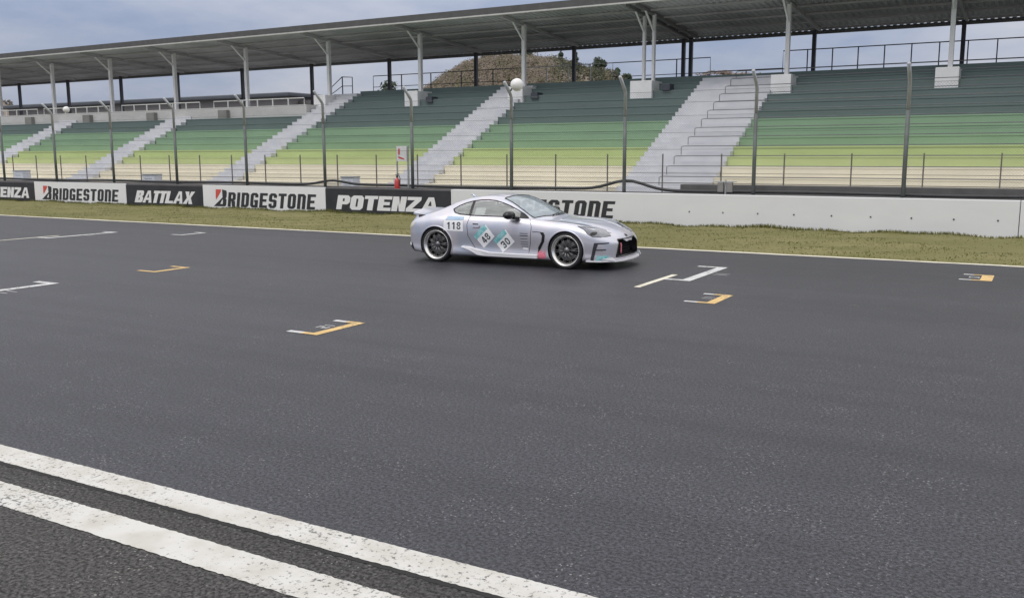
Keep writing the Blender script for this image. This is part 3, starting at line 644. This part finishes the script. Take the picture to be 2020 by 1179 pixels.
M['spoke'] = mat('dark alloy spokes', (.15, .15, .155), .28, .75, var=.2, scale=8)
M['disc'] = mat('brake disc steel', (.25, .24, .23), .4, .8, var=.15, scale=14)
M['interior'] = mat('dark cabin trim', (.03, .03, .033), .8, var=.25, scale=6)
M['side_glass'] = glass('side glass', (.95, .97, .96), .50, (.62, .65, .63))  # pale base paints reflections and dust into the glass colour
M['screen_glass'] = glass('windscreen glass', (.90, .95, .97), .42, (.54, .63, .68))  # pale blue base stands in for sky reflected in the windscreen
M['decal_white'] = mat('white decal', (.88, .89, .9), .4, var=.03)
M['decal_teal'] = mat('teal decal', (.10, .42, .44), .4, scale=14, color2=(.42, .68, .70))
M['decal_blue'] = mat('pale blue decal', (.34, .50, .68), .4, scale=10, color2=(.52, .64, .76))
M['wrap_blue'] = mat('pale blue wrap', (.44, .55, .66), .3, .6, scale=4, color2=(.60, .64, .70), coat=.6)
M['decal_ink'] = mat('dark decal ink', (.035, .04, .05), .45, var=.2)
M['decal_pink'] = mat('pink red decal', (.72, .12, .19), .4, scale=22, color2=(.80, .30, .36), detail=6)
M['lamp_dark'] = mat('smoked lamp glass', (.17, .18, .205), .12, var=.25, scale=9, coat=.8)
M['lamp_red'] = mat('red lamp glass', (.30, .02, .02), .15, var=.2, coat=.6)
M['lamp_clear'] = mat('pale tail lamp glass', (.66, .64, .52), .2, var=.1, coat=.6)
M['splitter'] = mat('pale splitter lip', (.78, .78, .80), .35, 0, var=.06)

def pchip(xs, ys):
    xs = np.array(xs, float); ys = np.array(ys, float); h = np.diff(xs); d = np.diff(ys)/h; m_ = np.zeros(len(xs))
    m_[0], m_[-1] = d[0], d[-1]
    for i in range(1, len(xs)-1):
        if d[i-1]*d[i] > 0: w1, w2 = 2*h[i]+h[i-1], h[i]+2*h[i-1]; m_[i] = (w1+w2)/(w1/d[i-1]+w2/d[i])
    def f(x):
        x = np.clip(x, xs[0], xs[-1]); i = np.clip(np.searchsorted(xs, x)-1, 0, len(h)-1); t = (x-xs[i])/h[i]
        return ys[i]*(1+2*t)*(1-t)**2+m_[i]*h[i]*t*(1-t)**2+ys[i+1]*t*t*(3-2*t)+m_[i+1]*h[i]*t*t*(t-1)
    return f
def trim(x): return x*1.0 if -1.6 < x < 1.6 else (1.6+(x-1.6)*.84 if x > 0 else -1.6+(x+1.6)*.80)
def tab(d): k = sorted(d); return pchip([trim(i) for i in k], [d[i] for i in k])
W_ = tab({-2.10:.50,-2.07:.66,-2.0:.765,-1.85:.838,-1.65:.875,-1.3:.897,-1.0:.882,-.7:.864,0:.857,.6:.862,.95:.882,1.27:.897,1.6:.882,1.8:.848,1.95:.79,2.05:.70,2.12:.59,2.17:.43,2.2:.25})
ZB = tab({-2.1:.24,-1.9:.16,-1.6:.13,-1.0:.11,1.0:.11,1.6:.125,1.9:.135,2.2:.15})
ZBE = tab({-2.1:.70,-1.95:.755,-1.7:.81,-1.3:.86,-1.0:.872,-.5:.86,.17:.852,.5:.835,.8:.80,1.0:.785,1.27:.772,1.5:.74,1.75:.67,1.95:.585,2.1:.50,2.2:.44})
WBE = tab({-2.1:.42,-2.0:.64,-1.85:.72,-1.6:.77,-1.3:.80,-1.0:.79,-.5:.775,0:.77,.5:.77,.8:.785,1.27:.805,1.5:.78,1.75:.72,1.95:.62,2.1:.46,2.2:.2})
ZR = tab({-2.1:.78,-2.0:.83,-1.8:.845,-1.55:.89,-1.3:.965,-1.0:1.075,-.7:1.14,-.35:1.165,-.1:1.15,.1:1.085,.3:.985,.5:.878,.6:.832,.8:.805,1.0:.79,1.3:.765,1.6:.722,1.85:.65,2.0:.59,2.1:.54,2.2:.45})
WR = tab({-2.1:.33,-2.0:.52,-1.8:.58,-1.55:.575,-1.3:.56,-.7:.55,-.1:.55,.1:.585,.3:.64,.5:.69,.6:.70,.8:.64,1.3:.60,1.6:.56,1.9:.48,2.1:.33,2.2:.12})
ZC = tab({-2.1:.80,-2.05:.855,-1.95:.865,-1.8:.865,-1.6:.89,-1.3:1.0,-1.0:1.112,-.7:1.19,-.35:1.228,-.1:1.205,.1:1.15,.3:1.065,.55:.945,.75:.855,.85:.828,1.0:.815,1.3:.79,1.6:.742,1.85:.675,2.0:.615,2.1:.56,2.17:.50,2.2:.46})
def section(x):
    w_, zb, zbe, wbe, zr, wr, zc = (float(f(x)) for f in (W_, ZB, ZBE, WBE, ZR, WR, ZC)); h = zbe-zb
    cc = max(0, 1-(x/.95)**2)**.7 if abs(x) < .95 else 0
    return [(0, zb), (w_*.80, zb), (w_*(.975-.03*cc), zb+.05), (w_*(.985-.035*cc), zb+h*.28), (w_, zb+h*.62), (w_*.972, zb+h*.88), (wbe, zbe), (wr, zr), (wr*.6, zr+(zc-zr)*.72), (0, zc)]
SUBS = [3, 3, 10, 16, 16, 12, 18, 14, 16]
def catmull(P):
    out = []; n = len(P)
    Q = [(-P[1][0], P[1][1])]+P+[(-P[-2][0], P[-2][1])]
    for i in range(n-1):
        p0, p1, p2, p3 = (np.array(q) for q in Q[i:i+4]); a = .5
        t0 = 0; t1 = np.linalg.norm(p1-p0)**a+1e-6; t2 = t1+np.linalg.norm(p2-p1)**a+1e-6; t3 = t2+np.linalg.norm(p3-p2)**a+1e-6
        for k in range(SUBS[i]):
            t = t1+(t2-t1)*k/SUBS[i]
            A1 = (t1-t)/(t1-t0)*p0+(t-t0)/(t1-t0)*p1; A2 = (t2-t)/(t2-t1)*p1+(t-t1)/(t2-t1)*p2; A3 = (t3-t)/(t3-t2)*p2+(t-t2)/(t3-t2)*p3
            B1 = (t2-t)/(t2-t0)*A1+(t-t0)/(t2-t0)*A2; B2 = (t3-t)/(t3-t1)*A2+(t-t1)/(t3-t1)*A3
            out.append(((t2-t)/(t2-t1)*B1+(t-t1)/(t2-t1)*B2, i+k/SUBS[i]))
    out.append((np.array(P[-1]), n-1.0)); return out
def inpoly(px, pz, poly):
    c = False; n = len(poly); j = n-1
    for i in range(n):
        if (poly[i][1] > pz) != (poly[j][1] > pz) and px < (poly[j][0]-poly[i][0])*(pz-poly[i][1])/(poly[j][1]-poly[i][1])+poly[i][0]: c = not c
        j = i
    return c
SIDEWIN = [(-.62,.868),(.17,.862),(.50,.845),(.40,.90),(.25,.968),(.1,1.03),(-.05,1.075),(-.2,1.108),(-.35,1.12),(-.5,1.115),(-.62,1.10)]
QUARTER = [(-.66,.87),(-.66,1.09),(-.78,1.06),(-.9,1.012),(-1.0,.955),(-.96,.915),(-.86,.885),(-.75,.873)]
GRILLE = [(-.40,.50),(.40,.50),(.46,.40),(.52,.215),(-.52,.215),(-.46,.40)]
AXF, AXR, AZ, ARCH = 1.275, -1.305, .312, .345
def build_car():
    root = thing('race_car', (-8.349, 14.844, .002), 'silver wrapped coupe race car with decals 118, 48 and 30 driving on the track', 'car', rz=R(2.73))
    xs = sorted(set(np.concatenate([np.linspace(trim(-2.1), -1.85, 14), np.linspace(-1.85, 1.85, 200), np.linspace(1.85, trim(2.2), 30)]).round(4)))
    secs = [catmull(section(x)) for x in xs]; ns = len(secs[0])
    V = []; S = [s for _, s in secs[0]]
    for x, sec in zip(xs, secs):
        for p, _ in sec: V.append((x, -p[0], p[1]))
    nv = len(V); V += [(x, -y, z) for x, y, z in V]
    faces = {'body': [], 'side_window': [], 'far_side_window': [], 'quarter_window': [], 'far_quarter_window': [], 'windscreen': [], 'rear_window': []}
    full = []
    for i in range(len(xs)-1):
        for k in range(ns-1):
            q = (i*ns+k, (i+1)*ns+k, (i+1)*ns+k+1, i*ns+k+1)
            c = np.mean([V[a] for a in q], axis=0); s = (S[k]+S[k+1])/2; x, y, z = c; ay = abs(y)
            full.append(q); dest = 'body'
            if 5.6 < s < 7.8 and inpoly(x, z, SIDEWIN): dest = 'side_window'
            elif 5.6 < s < 7.8 and inpoly(x, z, QUARTER): dest = 'quarter_window'
            elif s > 7 and x > -.05 and x < .745-.15*(ay/.66)**2 and ay < float(WR(x))-.035: dest = 'windscreen'
            elif s > 7 and -1.52 < x < -.92 and ay < float(WR(x))-.05: dest = 'rear_window'
            elif s < 6 and ay > .3 and ((x-AXF)**2+(z-AZ)**2 < ARCH**2 or (x-AXR)**2+(z-AZ)**2 < ARCH**2): dest = None
            elif x > 1.8 and s < 7 and inpoly(y, z, GRILLE): dest = None
            if dest is None: continue
            faces[dest].append(q)
            mir = (q[3]+nv, q[2]+nv, q[1]+nv, q[0]+nv)
            faces[{'side_window': 'far_side_window', 'quarter_window': 'far_quarter_window'}.get(dest, dest)].append(mir)
    # end caps
    for i in (0, len(xs)-1):
        for k in range(ns-1):
            a, b_ = i*ns+k, i*ns+k+1
            q = (a, b_, b_+nv, a+nv); c = np.mean([V[t_] for t_ in q], axis=0)
            zz = c[2]
            if i and .215 < zz < .49: continue
            faces['body'].append(q if i == 0 else q[::-1])
    def sub(name, fs, mt, nm):
        used = sorted({a for f in fs for a in f}); mp = {a: i for i, a in enumerate(used)}
        mb = MB(); mb.v = [V[a] for a in used]; mb.f = [tuple(mp[a] for a in f) for f in fs]
        o = mb.build(nm, mt, root, True); 
        b = bmesh.new(); b.from_mesh(o.data); bmesh.ops.remove_doubles(b, verts=b.verts, dist=1e-5); b.to_mesh(o.data); b.free()
        return o
    body = sub('body', faces['body'], M['car'], 'body')
    for nm in ('side_window', 'far_side_window', 'quarter_window', 'far_quarter_window'): sub(nm, faces[nm], M['side_glass'], nm.replace('far_', ''))
    sub('windscreen', faces['windscreen'], M['screen_glass'], 'windscreen'); sub('rear_window', faces['rear_window'], M['screen_glass'], 'rear_window')
    fullf = full+[(q[3]+nv, q[2]+nv, q[1]+nv, q[0]+nv) for q in full]
    n0 = 0
    for k in range(ns-1): 
        i = len(xs)-1; fullf.append((i*ns+k+nv, i*ns+k+1+nv, i*ns+k+1, i*ns+k)); fullf.append((k, k+1, k+1+nv, k+nv))
    bvh = BVHTree.FromPolygons(V, fullf)
    def hit_side(x, z, off, far=False):
        s = 1 if far else -1
        h = bvh.ray_cast(Vector((x, s*3, z)), Vector((0, -s, 0)))
        if h[0] is None: return (x, s*.5, z)
        n = h[1]; n = n if n.y*s > 0 else -n
        return tuple(h[0]+n*off)
    def hit_front(y, z, off):
        h = bvh.ray_cast(Vector((4, y, z)), Vector((-1, 0, 0)))
        if h[0] is None: return (2.0, y, z)
        n = h[1]; n = n if n.x > 0 else -n
        return tuple(h[0]+n*off)
    def hit_top(x, y, off):
        h = bvh.ray_cast(Vector((x, y, 3)), Vector((0, 0, -1)))
        return tuple(h[0]+Vector((0, 0, off))) if h[0] else (x, y, .8)
    def fine(polys, L=.03):
        b = bmesh.new()
        for loops in polys:
            tri = tessellate_polygon([[Vector((a, c, 0)) for a, c in l] for l in loops]); pts = [b.verts.new((p[0], p[1], 0)) for l in loops for p in l]
            for t in tri:
                try:
                    f = b.faces.new([pts[i] for i in t])
                    f.normal_update()
                    if f.normal.z < 0: f.normal_flip()
                except ValueError: pass
        for _ in range(6):
            es = [e for e in b.edges if e.calc_length() > L]
            if not es: break
            bmesh.ops.subdivide_edges(b, edges=es, cuts=1, use_grid_fill=False); bmesh.ops.triangulate(b, faces=b.faces)
        b.verts.index_update(); vv = [tuple(v.co) for v in b.verts]; ff = [tuple(v.index for v in f.verts) for f in b.faces]; b.free(); return vv, ff
    def patch(name, polys, mt, proj, off=.004, L=.03, parent=None, flip=False):
        vv, ff = fine(polys, L); mb = MB(); mb.v = [proj(a, b_, off) for a, b_, _ in vv]; mb.f = [f[::-1] for f in ff] if flip else ff
        return mb.build(name, mt, parent or root, True)
    def seam(name, pts2, r_, mt, proj, parent=None, n=6, closed=False, step=.03, off=0):
        P = []; pp = pts2+([pts2[0]] if closed else [])
        for a, b_ in zip(pp, pp[1:]):
            k = max(1, int(math.dist(a, b_)/step)); P += [(a[0]+(b_[0]-a[0])*i/k, a[1]+(b_[1]-a[1])*i/k) for i in range(k)]
        P.append(pp[-1]); return MB().tube([proj(a, b_, off) for a, b_ in P], r_, n).build(name, mt, parent or root, True)
    far = lambda x, z, o: hit_side(x, z, o, True)
    win = [o for o in root.children if o.name.startswith(('side_window', 'quarter_window'))]
    # window seals, one dark band around both side windows, and pillar
    loop = [(-1.015,.957),(-.96,.905),(-.85,.876),(-.6,.86),(.17,.853),(.53,.838),(.41,.91),(.25,.98),(.1,1.042),(-.05,1.088),(-.2,1.121),(-.35,1.133),(-.5,1.128),(-.66,1.105),(-.8,1.068),(-.92,1.018)]
    for pr in (hit_side, far):
        seam('window_seal', loop, .012, M['gloss_black'], pr, closed=True)
        patch('pillar_trim', [[[(-.665,.862),(-.612,.862),(-.612,1.115),(-.665,1.105)]]], M['gloss_black'], pr, .003, flip=(pr is far))
        patch('mirror_triangle', [[[(.36,.848),(.53,.84),(.40,.91),(.34,.93)]]], M['gloss_black'], pr, .003, flip=(pr is far))
    # windscreen surround
    ws = [(.745-.15*(y/.66)**2, y) for y in np.linspace(-.655, .655, 15)]
    wst = [(float(x), float(WR(x))-.03) for x in np.linspace(.56, -.06, 10)]
    seam('windscreen_seal', ws+wst+[(-.06, 0)]+[(x, -y) for x, y in wst[::-1]], .011, M['gloss_black'], hit_top, closed=True)
    for s in (-1, 1): MB().tube([(.74, s*.12-.1, .875), (.70, s*.12+.25, .895)], .008, 5).build('wiper', M['gloss_black'], root, True)
    # panel gaps
    for pr in (hit_side, far):
        seam('door_gap', [(.56,.83),(.62,.70),(.60,.42),(.56,.24)], .0045, M['gloss_black'], pr); seam('door_gap', [(-.62,.855),(-.66,.70),(-.64,.5),(-.50,.26)], .0045, M['gloss_black'], pr)
        h = patch('door_handle', [[ch(-.56,.655,-.40,.70,.018)]], M['car'], pr, .018, flip=(pr is far)); patch('handle_recess', [[ch(-.545,.70,-.43,.722,.008)]], M['gloss_black'], pr, .004, parent=h, flip=(pr is far))
        patch('handle_recess', [[ch(-.53,.645,-.40,.657,.004)]], M['lamp_red'], pr, .006, parent=h, flip=(pr is far))
    seam('bonnet_gap', [(.80,-.70),(1.2,-.72),(1.55,-.64),(1.82,-.52),(1.92,-.40)], .004, M['gloss_black'], hit_top); seam('bonnet_gap', [(.80,.70),(1.2,.72),(1.55,.64),(1.82,.52),(1.92,.40)], .004, M['gloss_black'], hit_top)
    seam('bonnet_crease', [(.95,-.42),(1.4,-.40),(1.85,-.30)], .006, M['car'], hit_top); seam('bonnet_crease', [(.95,.42),(1.4,.40),(1.85,.30)], .006, M['car'], hit_top)
    patch('bonnet_graphic', [[[(1.0,-.55),(1.30,-.62),(1.62,-.52),(1.5,-.36),(1.1,-.30)]]], M['wrap_blue'], hit_top, .003)
    # arches: lip and inner liner
    for ax in (AXF, AXR):
        for s, pr in ((-1, hit_side), (1, far)):
            pts = [(ax+ARCH*math.cos(a), AZ+ARCH*math.sin(a)) for a in np.linspace(R(-32), R(212), 40)]
            MB().tube([pr(a, b_, -.002) for a, b_ in pts], .013, 8).build('arch_lip', M['car'], root, True)
            q = MB(); pp = [(ax+(ARCH+.004)*math.cos(a), AZ+(ARCH+.004)*math.sin(a)) for a in np.linspace(R(-40), R(220), 30)]
            vv = []
            for a, b_ in pp: yy = pr(a, b_, 0)[1]; vv += [(a, yy-s*.01, b_), (a, s*.42, b_)]
            q.add(vv, [(2*i, 2*i+2, 2*i+3, 2*i+1) for i in range(len(pp)-1)])
            q.add([(a, s*.42, b_) for a, b_ in pp], [tuple(range(len(pp)))])
            q.build('arch_liner', M['interior'], root)
    # underfloor and interior
    MB().box(-1.75, 1.85, -.62, .62, .14, .19).build('underfloor', M['interior'], root)
    MB().box(-1.0, .75, -.72, .72, .22, .28).build('cabin_floor', M['interior'], root)
    MB().box(.42, .72, -.66, .66, .55, .80).build('dashboard', M['interior'], root, bevel=.04)
    for s in (-1, 1):
        z = MB().box(-.45, .05, s*.36-.23, s*.36+.23, .28, .44).build('seat', M['interior'], root, bevel=.05)
        MB().bar((-.38, s*.36, .40), (-.62, s*.36, .96), .44, .12).build('seat_back', M['interior'], z, bevel=.04)
    MB().tube([(.28, -.36+.17*math.cos(a), .74+.17*math.sin(a)) for a in np.linspace(0, 2*math.pi, 25)], .016, 6, False).build('steering_wheel', M['gloss_black'], root, True)
    MB().box(-1.75, -.98, -.74, .74, .5, .84).build('rear_shelf', M['interior'], root)
    MB().tube([(-.72, -.60, .3), (-.72, -.585, .95), (-.72, -.50, 1.12), (-.72, .50, 1.12), (-.72, .585, .95), (-.72, .60, .3)], .02, 8).build('roll_bar', M['spoke'], root, True)
    # window paper sticker
    patch('paper_sticker', [[[(-.56,.885),(-.36,.88),(-.36,1.0),(-.56,1.0)]]], mat('pale paper', (.55, .60, .58), .6), hit_side, -.012)
    # decals
    d = patch('number_plate_decal', [[[(-1.13,.582),(-.735,.575),(-.74,.772),(-1.13,.765)]]], M['decal_white'], hit_side, .004); d['label'] = 'white 118 decal on the rear quarter'
    patch('decal_stripe', [[[(-1.10,.768),(-.745,.774),(-.735,.835),(-1.07,.835)]]], M['decal_blue'], hit_side, .005, parent=d)
    def digit(c, wd=.6):
        t_, u_ = .2, .15
        if c == '1': return [[[(.25,0),(.45,0),(.45,1),(.28,1),(.05,.82),(.05,.70),(.25,.78)]]]
        if c == '0': return [[ch(0,0,wd,1,.2), ch(t_*.8,u_,wd-t_*.8,1-u_,.1)]]
        if c == '8': return [[ch(0,.47,wd,1,.17), ch(t_*.8,.47+.13,wd-t_*.8,1-u_,.07)], [ch(0,0,wd,.47,.17), ch(t_*.8,u_,wd-t_*.8,.47-.0,.06)]]
        if c == '3': return [[[(.1,0),(wd-.12,0),(wd,.12),(wd,.42),(wd-.08,.5),(wd,.58),(wd,.88),(wd-.12,1),(.1,1),(0,.9),(0,.75),(.16,.75),(.16,.85),(wd-.18,.85),(wd-.18,.58),(.2,.58),(.2,.44),(wd-.18,.44),(wd-.18,.15),(.16,.15),(.16,.26),(0,.26),(0,.1)]]]
        if c == '4': return [[[(.36,0),(.53,0),(.53,.22),(.66,.22),(.66,.36),(.53,.36),(.53,1),(.34,1),(0,.36),(0,.22),(.36,.22)], [(.36,.36),(.15,.36),(.36,.76)]]]
        return []
    def number(s, cx, cz, h, ang, parent, sp=.8):
        polys = []; tot = sp*(len(s)-1)+.6
        for i, c in enumerate(s):
            for loops in digit(c):
                polys.append([[(cx+((a+i*sp-tot/2)*math.cos(ang)-(b_-.5)*math.sin(ang))*h, cz+((a+i*sp-tot/2)*math.sin(ang)+(b_-.5)*math.cos(ang))*h) for a, b_ in l] for l in loops])
        return patch('number', polys, M['decal_ink'], hit_side, .008, .04, parent)
    number('118', -.925, .672, .125, R(1), d, .80)
    def square(cx, cz, wd, ht, ang, num, label):
        rot = lambda a, b_: (cx+a*math.cos(ang)-b_*math.sin(ang), cz+a*math.sin(ang)+b_*math.cos(ang))
        d = patch('number_plate_decal', [[[rot(-wd/2,-ht/2), rot(wd/2,-ht/2), rot(wd/2,ht/2), rot(-wd/2,ht/2)]]], M['decal_white'], hit_side, .004); d['label'] = label
        patch('decal_stripe', [[[rot(-wd/2-.005,ht*.22), rot(wd/2-.02,ht*.22), rot(wd/2-.02,ht*.5+.03), rot(-wd/2-.005,ht*.5+.01)]]], M['decal_teal'], hit_side, .0055, parent=d)
        a, b_ = rot(.0, -ht*.14); number(num, a, b_, .125, ang, d, .82)
    square(-.305, .500, .32, .27, R(42), '48', 'tilted white decal with number 48 and teal top')
    square(.085, .432, .32, .27, R(40), '30', 'tilted white decal with number 30 and teal top')
    for z, x0, x1, tk in ((.575,.40,.555,.010),(.535,.40,.555,.013),(.485,.41,.55,.007),(.43,.41,.555,.007),(.39,.41,.55,.008),(.35,.42,.56,.007)):
        patch('sponsor_text', [[[(x0,z),(x1,z),(x1,z+tk),(x0,z+tk)]]], M['decal_ink'], hit_side, .004)
    patch('sponsor_text', [[[(.44,.305),(.54,.30),(.55,.325),(.46,.33)]]], M['decal_white'], hit_side, .004)
    patch('pink_graphic', [[[(.745,.16),(.885,.16),(.905,.20),(.875,.32),(.83,.25),(.80,.31),(.74,.27)]]], M['decal_pink'], hit_side, .004)
    # fender vent
    for pr in (hit_side, far):
        fl = pr is far
        patch('fender_vent', [[[(.79,.612),(.865,.606),(.89,.565),(.878,.46),(.80,.33),(.745,.25),(.752,.35),(.822,.46),(.836,.555)]]], M['gloss_black'], pr, .005, flip=fl)
        seam('fender_crease', [(.64,.617),(.72,.618),(.86,.608)], .006, M['interior'], pr)
        # headlight
        h = patch('headlight', [[[(1.47,.735),(1.57,.728),(1.69,.700),(1.82,.655),(1.91,.60),(1.95,.565),(1.87,.557),(1.76,.565),(1.67,.615),(1.59,.685)]]], M['lamp_dark'], pr, .004, flip=fl)
        seam('headlight_edge', [(1.47,.735),(1.59,.685),(1.67,.615),(1.76,.565),(1.87,.557),(1.95,.565),(1.91,.60),(1.82,.655),(1.69,.700)], .006, M['interior'], pr, parent=h, closed=True)
        patch('lamp_unit', [[ch(1.71,.585,1.80,.64,.02)]], M['gloss_black'], pr, .006, parent=h, flip=fl)
        # bumper side duct: a dark bracket round a pale fin
        patch('bumper_duct', [[[(1.785,.465),(1.985,.470),(1.99,.45),(1.845,.442),(1.82,.358),(1.955,.357),(1.955,.338),(1.812,.338),(1.765,.145),(1.715,.145)]]], M['duct'], pr, .005, flip=fl)
        patch('bumper_graphic', [[[(1.80,.165),(1.98,.175),(1.985,.25),(1.825,.25)]]], M['decal_teal'], pr, .004, flip=fl)
        # tail lamps
        patch('tail_lamp', [[[(-1.93,.655),(-1.83,.70),(-1.74,.715),(-1.80,.65),(-1.92,.58)]]], M['lamp_clear'], pr, .004, flip=fl)
        patch('rear_bumper_vent', [[[(-1.93,.20),(-1.83,.17),(-1.81,.24),(-1.87,.33),(-1.93,.33)]]], M['gloss_black'], pr, .004, flip=fl)
        patch('bumper_fin', [[[(-1.94,.285),(-1.88,.27),(-1.875,.325),(-1.94,.34)]]], M['decal_white'], pr, .012, flip=fl); patch('bumper_fin', [[[(-1.91,.16),(-1.82,.155),(-1.825,.19),(-1.91,.21)]]], M['decal_white'], pr, .012, flip=fl)
    # side skirts: a blade with real thickness
    for s, pr in ((-1, hit_side), (1, far)):
        top = [(-.77,.315),(-.62,.308),(-.42,.262),(-.22,.228),(.2,.222),(.74,.226)]; bot = [(-.77,.300),(-.60,.245),(-.44,.165),(-.30,.150),(.2,.150),(.74,.155)]
        mb = MB(); V2 = []
        for (a, b_), (c, d_) in zip(top, bot):
            for q, (x, z) in ((0, (a, b_)), (.045, (a, b_-.008)), (.055, (c, d_)), (-.03, (c, d_-.004))):
                y = hit_side(x, z, 0)[1]-q; V2.append((x, y*(-s), z))
        for i in range(len(top)-1):
            for k in range(4): mb.f.append((i*4+k, (i+1)*4+k, (i+1)*4+(k+1)%4, i*4+(k+1)%4))
        mb.f += [(0,1,2,3), tuple(len(V2)-4+k for k in (3,2,1,0))]; mb.v = V2
        mb.build('side_skirt', M['splitter'], root, fixn=True, bevel=.008)
    # grille recess
    MB().add([(1.86,a*1.05,b_) for a, b_ in GRILLE]+[(1.86,-.62,.52),(1.86,.62,.52),(1.86,.62,.19),(1.86,-.62,.19)], [(6,7,8,9)]).build('grille', M['gloss_black'], root)
    gb = MB()
    for z in (.26, .31, .36, .41, .46): gb.bar((1.93, -.52, z), (1.93, .52, z), .008)
    for y in np.linspace(-.48, .48, 17): gb.bar((1.935, y, .2), (1.935, y, .5), .006)
    gb.build('grille_mesh', M['interior'], root)
    gl = [hit_front(a, b_, 0) for a, b_ in GRILLE]
    fr = []
    for (a, b_), (c, d_) in zip(GRILLE, GRILLE[1:]+GRILLE[:1]):
        for i in range(14): fr.append(hit_front(a+(c-a)*i/14, b_+(d_-b_)*i/14, -.004))
    MB().tube(fr+[fr[0]], .013, 6).build('grille_frame', M['gloss_black'], root, True)
    patch('front_badge', [[[(.05*math.cos(a), .545+.022*math.sin(a)) for a in np.linspace(0, 6.28, 16)[:-1]]]], M['decal_ink'], hit_front, .004)
    patch('tow_strap', [[ch(-.40,.27,-.365,.44,.008)]], M['decal_pink'], hit_front, .012)
    # splitter following the nose outline
    mb = MB(); arc = [(1.66,.87),(1.76,.862),(1.90,.82),(1.99,.74),(2.08,.60),(2.14,.40),(2.165,.15),(2.17,0)]
    arc = arc+[(x, -y) for x, y in arc[-2::-1]]
    V2 = []
    for x, y in arc: 
        lift = .03 if abs(y) > .7 else 0
        V2 += [(x, y, .155+lift*.3), (x, y, .135+lift*.3), (1.6, y*.9, .125), (1.6, y*.9, .165)]
    mb.v = V2
    for i in range(len(arc)-1):
        for k in range(4): mb.f.append((i*4+k, (i+1)*4+k, (i+1)*4+(k+1)%4, i*4+(k+1)%4))
    mb.f += [(0,1,2,3), tuple(len(V2)-4+k for k in (3,2,1,0))]
    mb.build('front_splitter', M['splitter'], root, fixn=True)
    for s in (-1, 1): 
        MB().add([(1.90,s*.80,.16),(2.10,s*.62,.155),(2.05,s*.66,.22),(1.92,s*.80,.20),(1.90,s*.815,.16),(2.10,s*.635,.155),(2.05,s*.675,.22),(1.92,s*.815,.20)], [(0,1,2,3),(7,6,5,4),(0,4,5,1),(1,5,6,2),(2,6,7,3),(3,7,4,0)]).build('canard', M['splitter'], root, fixn=True)
    # ducktail spoiler
    mb = MB(); V2 = []
    for y in np.linspace(-.66, .66, 15):
        e = .05*(abs(y)/.66)**2; V2 += [(-1.70+e, y, .862-.02*(abs(y)/.66)**2), (-1.985+e*1.4, y, .925-.055*(abs(y)/.66)**3), (-1.995+e*1.4, y, .905-.055*(abs(y)/.66)**3), (-1.86+e, y, .835-.03*(abs(y)/.66)**2)]
    mb.v = V2
    for i in range(14):
        for k in range(4): mb.f.append((i*4+k, (i+1)*4+k, (i+1)*4+(k+1)%4, i*4+(k+1)%4))
    mb.f += [(0,1,2,3), tuple(len(V2)-4+k for k in (3,2,1,0))]
    mb.build('rear_spoiler', M['car'], root, fixn=True)
    # mirrors
    for s in (-1, 1):
        mb = MB(); mb.lathe([(0,-.115),(.055,-.10),(.075,-.03),(.075,.06),(.05,.11),(0,.115)], 16, (0,0,0))
        mb.v = [(.235+x*1.25, s*(.945)+y*1.05, .893+z*.95) for x, y, z in mb.v]
        mo = mb.build('wing_mirror', M['gloss_black'], root, True)
        MB().bar((.29, s*.90, .85), (.34, s*.80, .83), .09, .05).build('mirror_stalk', M['gloss_black'], mo)
    # exhausts, rear number panel
    for y in (-.45, .45): MB().tube([(-1.85, y, .22), (-2.0, y, .22)], .045, 14).build('exhaust', M['rim_lip'], root, True)
    MB().tube([(-.95, 0, 1.13), (-1.02, 0, 1.2), (-1.06, 0, 1.175)], [.03, .015, .004], 8).build('aerial', M['car'], root, True)
    # wheels
    def wheel(ax, s, steer=0):
        wt = bpy.data.objects.new('wheel', None); COL.objects.link(wt); wt.parent = root; wt.location = (ax, s*.765, AZ+.003); wt.rotation_euler = (0, 0, steer+(0 if s < 0 else math.pi)); OFF[wt.name] = (0,0,0)
        T = MB().lathe([(.258,-.098),(.272,-.112),(.292,-.114),(.308,-.100),(.314,-.075),(.315,0),(.314,.075),(.308,.1),(.272,.112),(.258,.1)], 56, (0,0,0)); T.build('tyre', M['tyre'], wt, True)
        rim = MB().lathe([(.262,-.100),(.266,-.108),(.258,-.112),(.250,-.108),(.222,-.066),(.214,-.050)], 56, (0,0,0)).build('rim_lip', M['rim_lip'], wt, True)
        MB().lathe([(.214,-.051),(.212,-.02),(.215,.09),(.258,.1)], 48, (0,0,0)).build('rim_barrel', M['spoke'], wt, True)
        sp_ = MB()
        for k in range(10):
            a = 2*math.pi*k/10+.1
            for da in (-.085, .085):
                p0 = (.045*math.cos(a), -.062, .045*math.sin(a)); p1 = (.216*math.cos(a+da), -.056, .216*math.sin(a+da)); 
                sp_.tube([p0, ((p0[0]+p1[0])/2, -.066, (p0[2]+p1[2])/2), p1], [.012, .008, .0085], 6)
        sp_.lathe([(0,-.083),(.03,-.083),(.036,-.076),(.062,-.07),(.066,-.04),(0,-.035)], 24, (0,0,0))
        sp_.build('spokes', M['spoke'], wt, True)
        MB().lathe([(.06,-.008),(.175,-.008),(.175,.015),(.06,.015)], 40, (0,0,0)).build('brake_disc', M['disc'], wt)
        MB().box(.09, .19, -.02, .03, -.08, .08).build('brake_caliper', M['gloss_black'], wt, bevel=.01)
    for ax, st in ((AXF, R(-2)), (AXR, 0)):
        for s in (-1, 1): wheel(ax, s, st)
build_car()
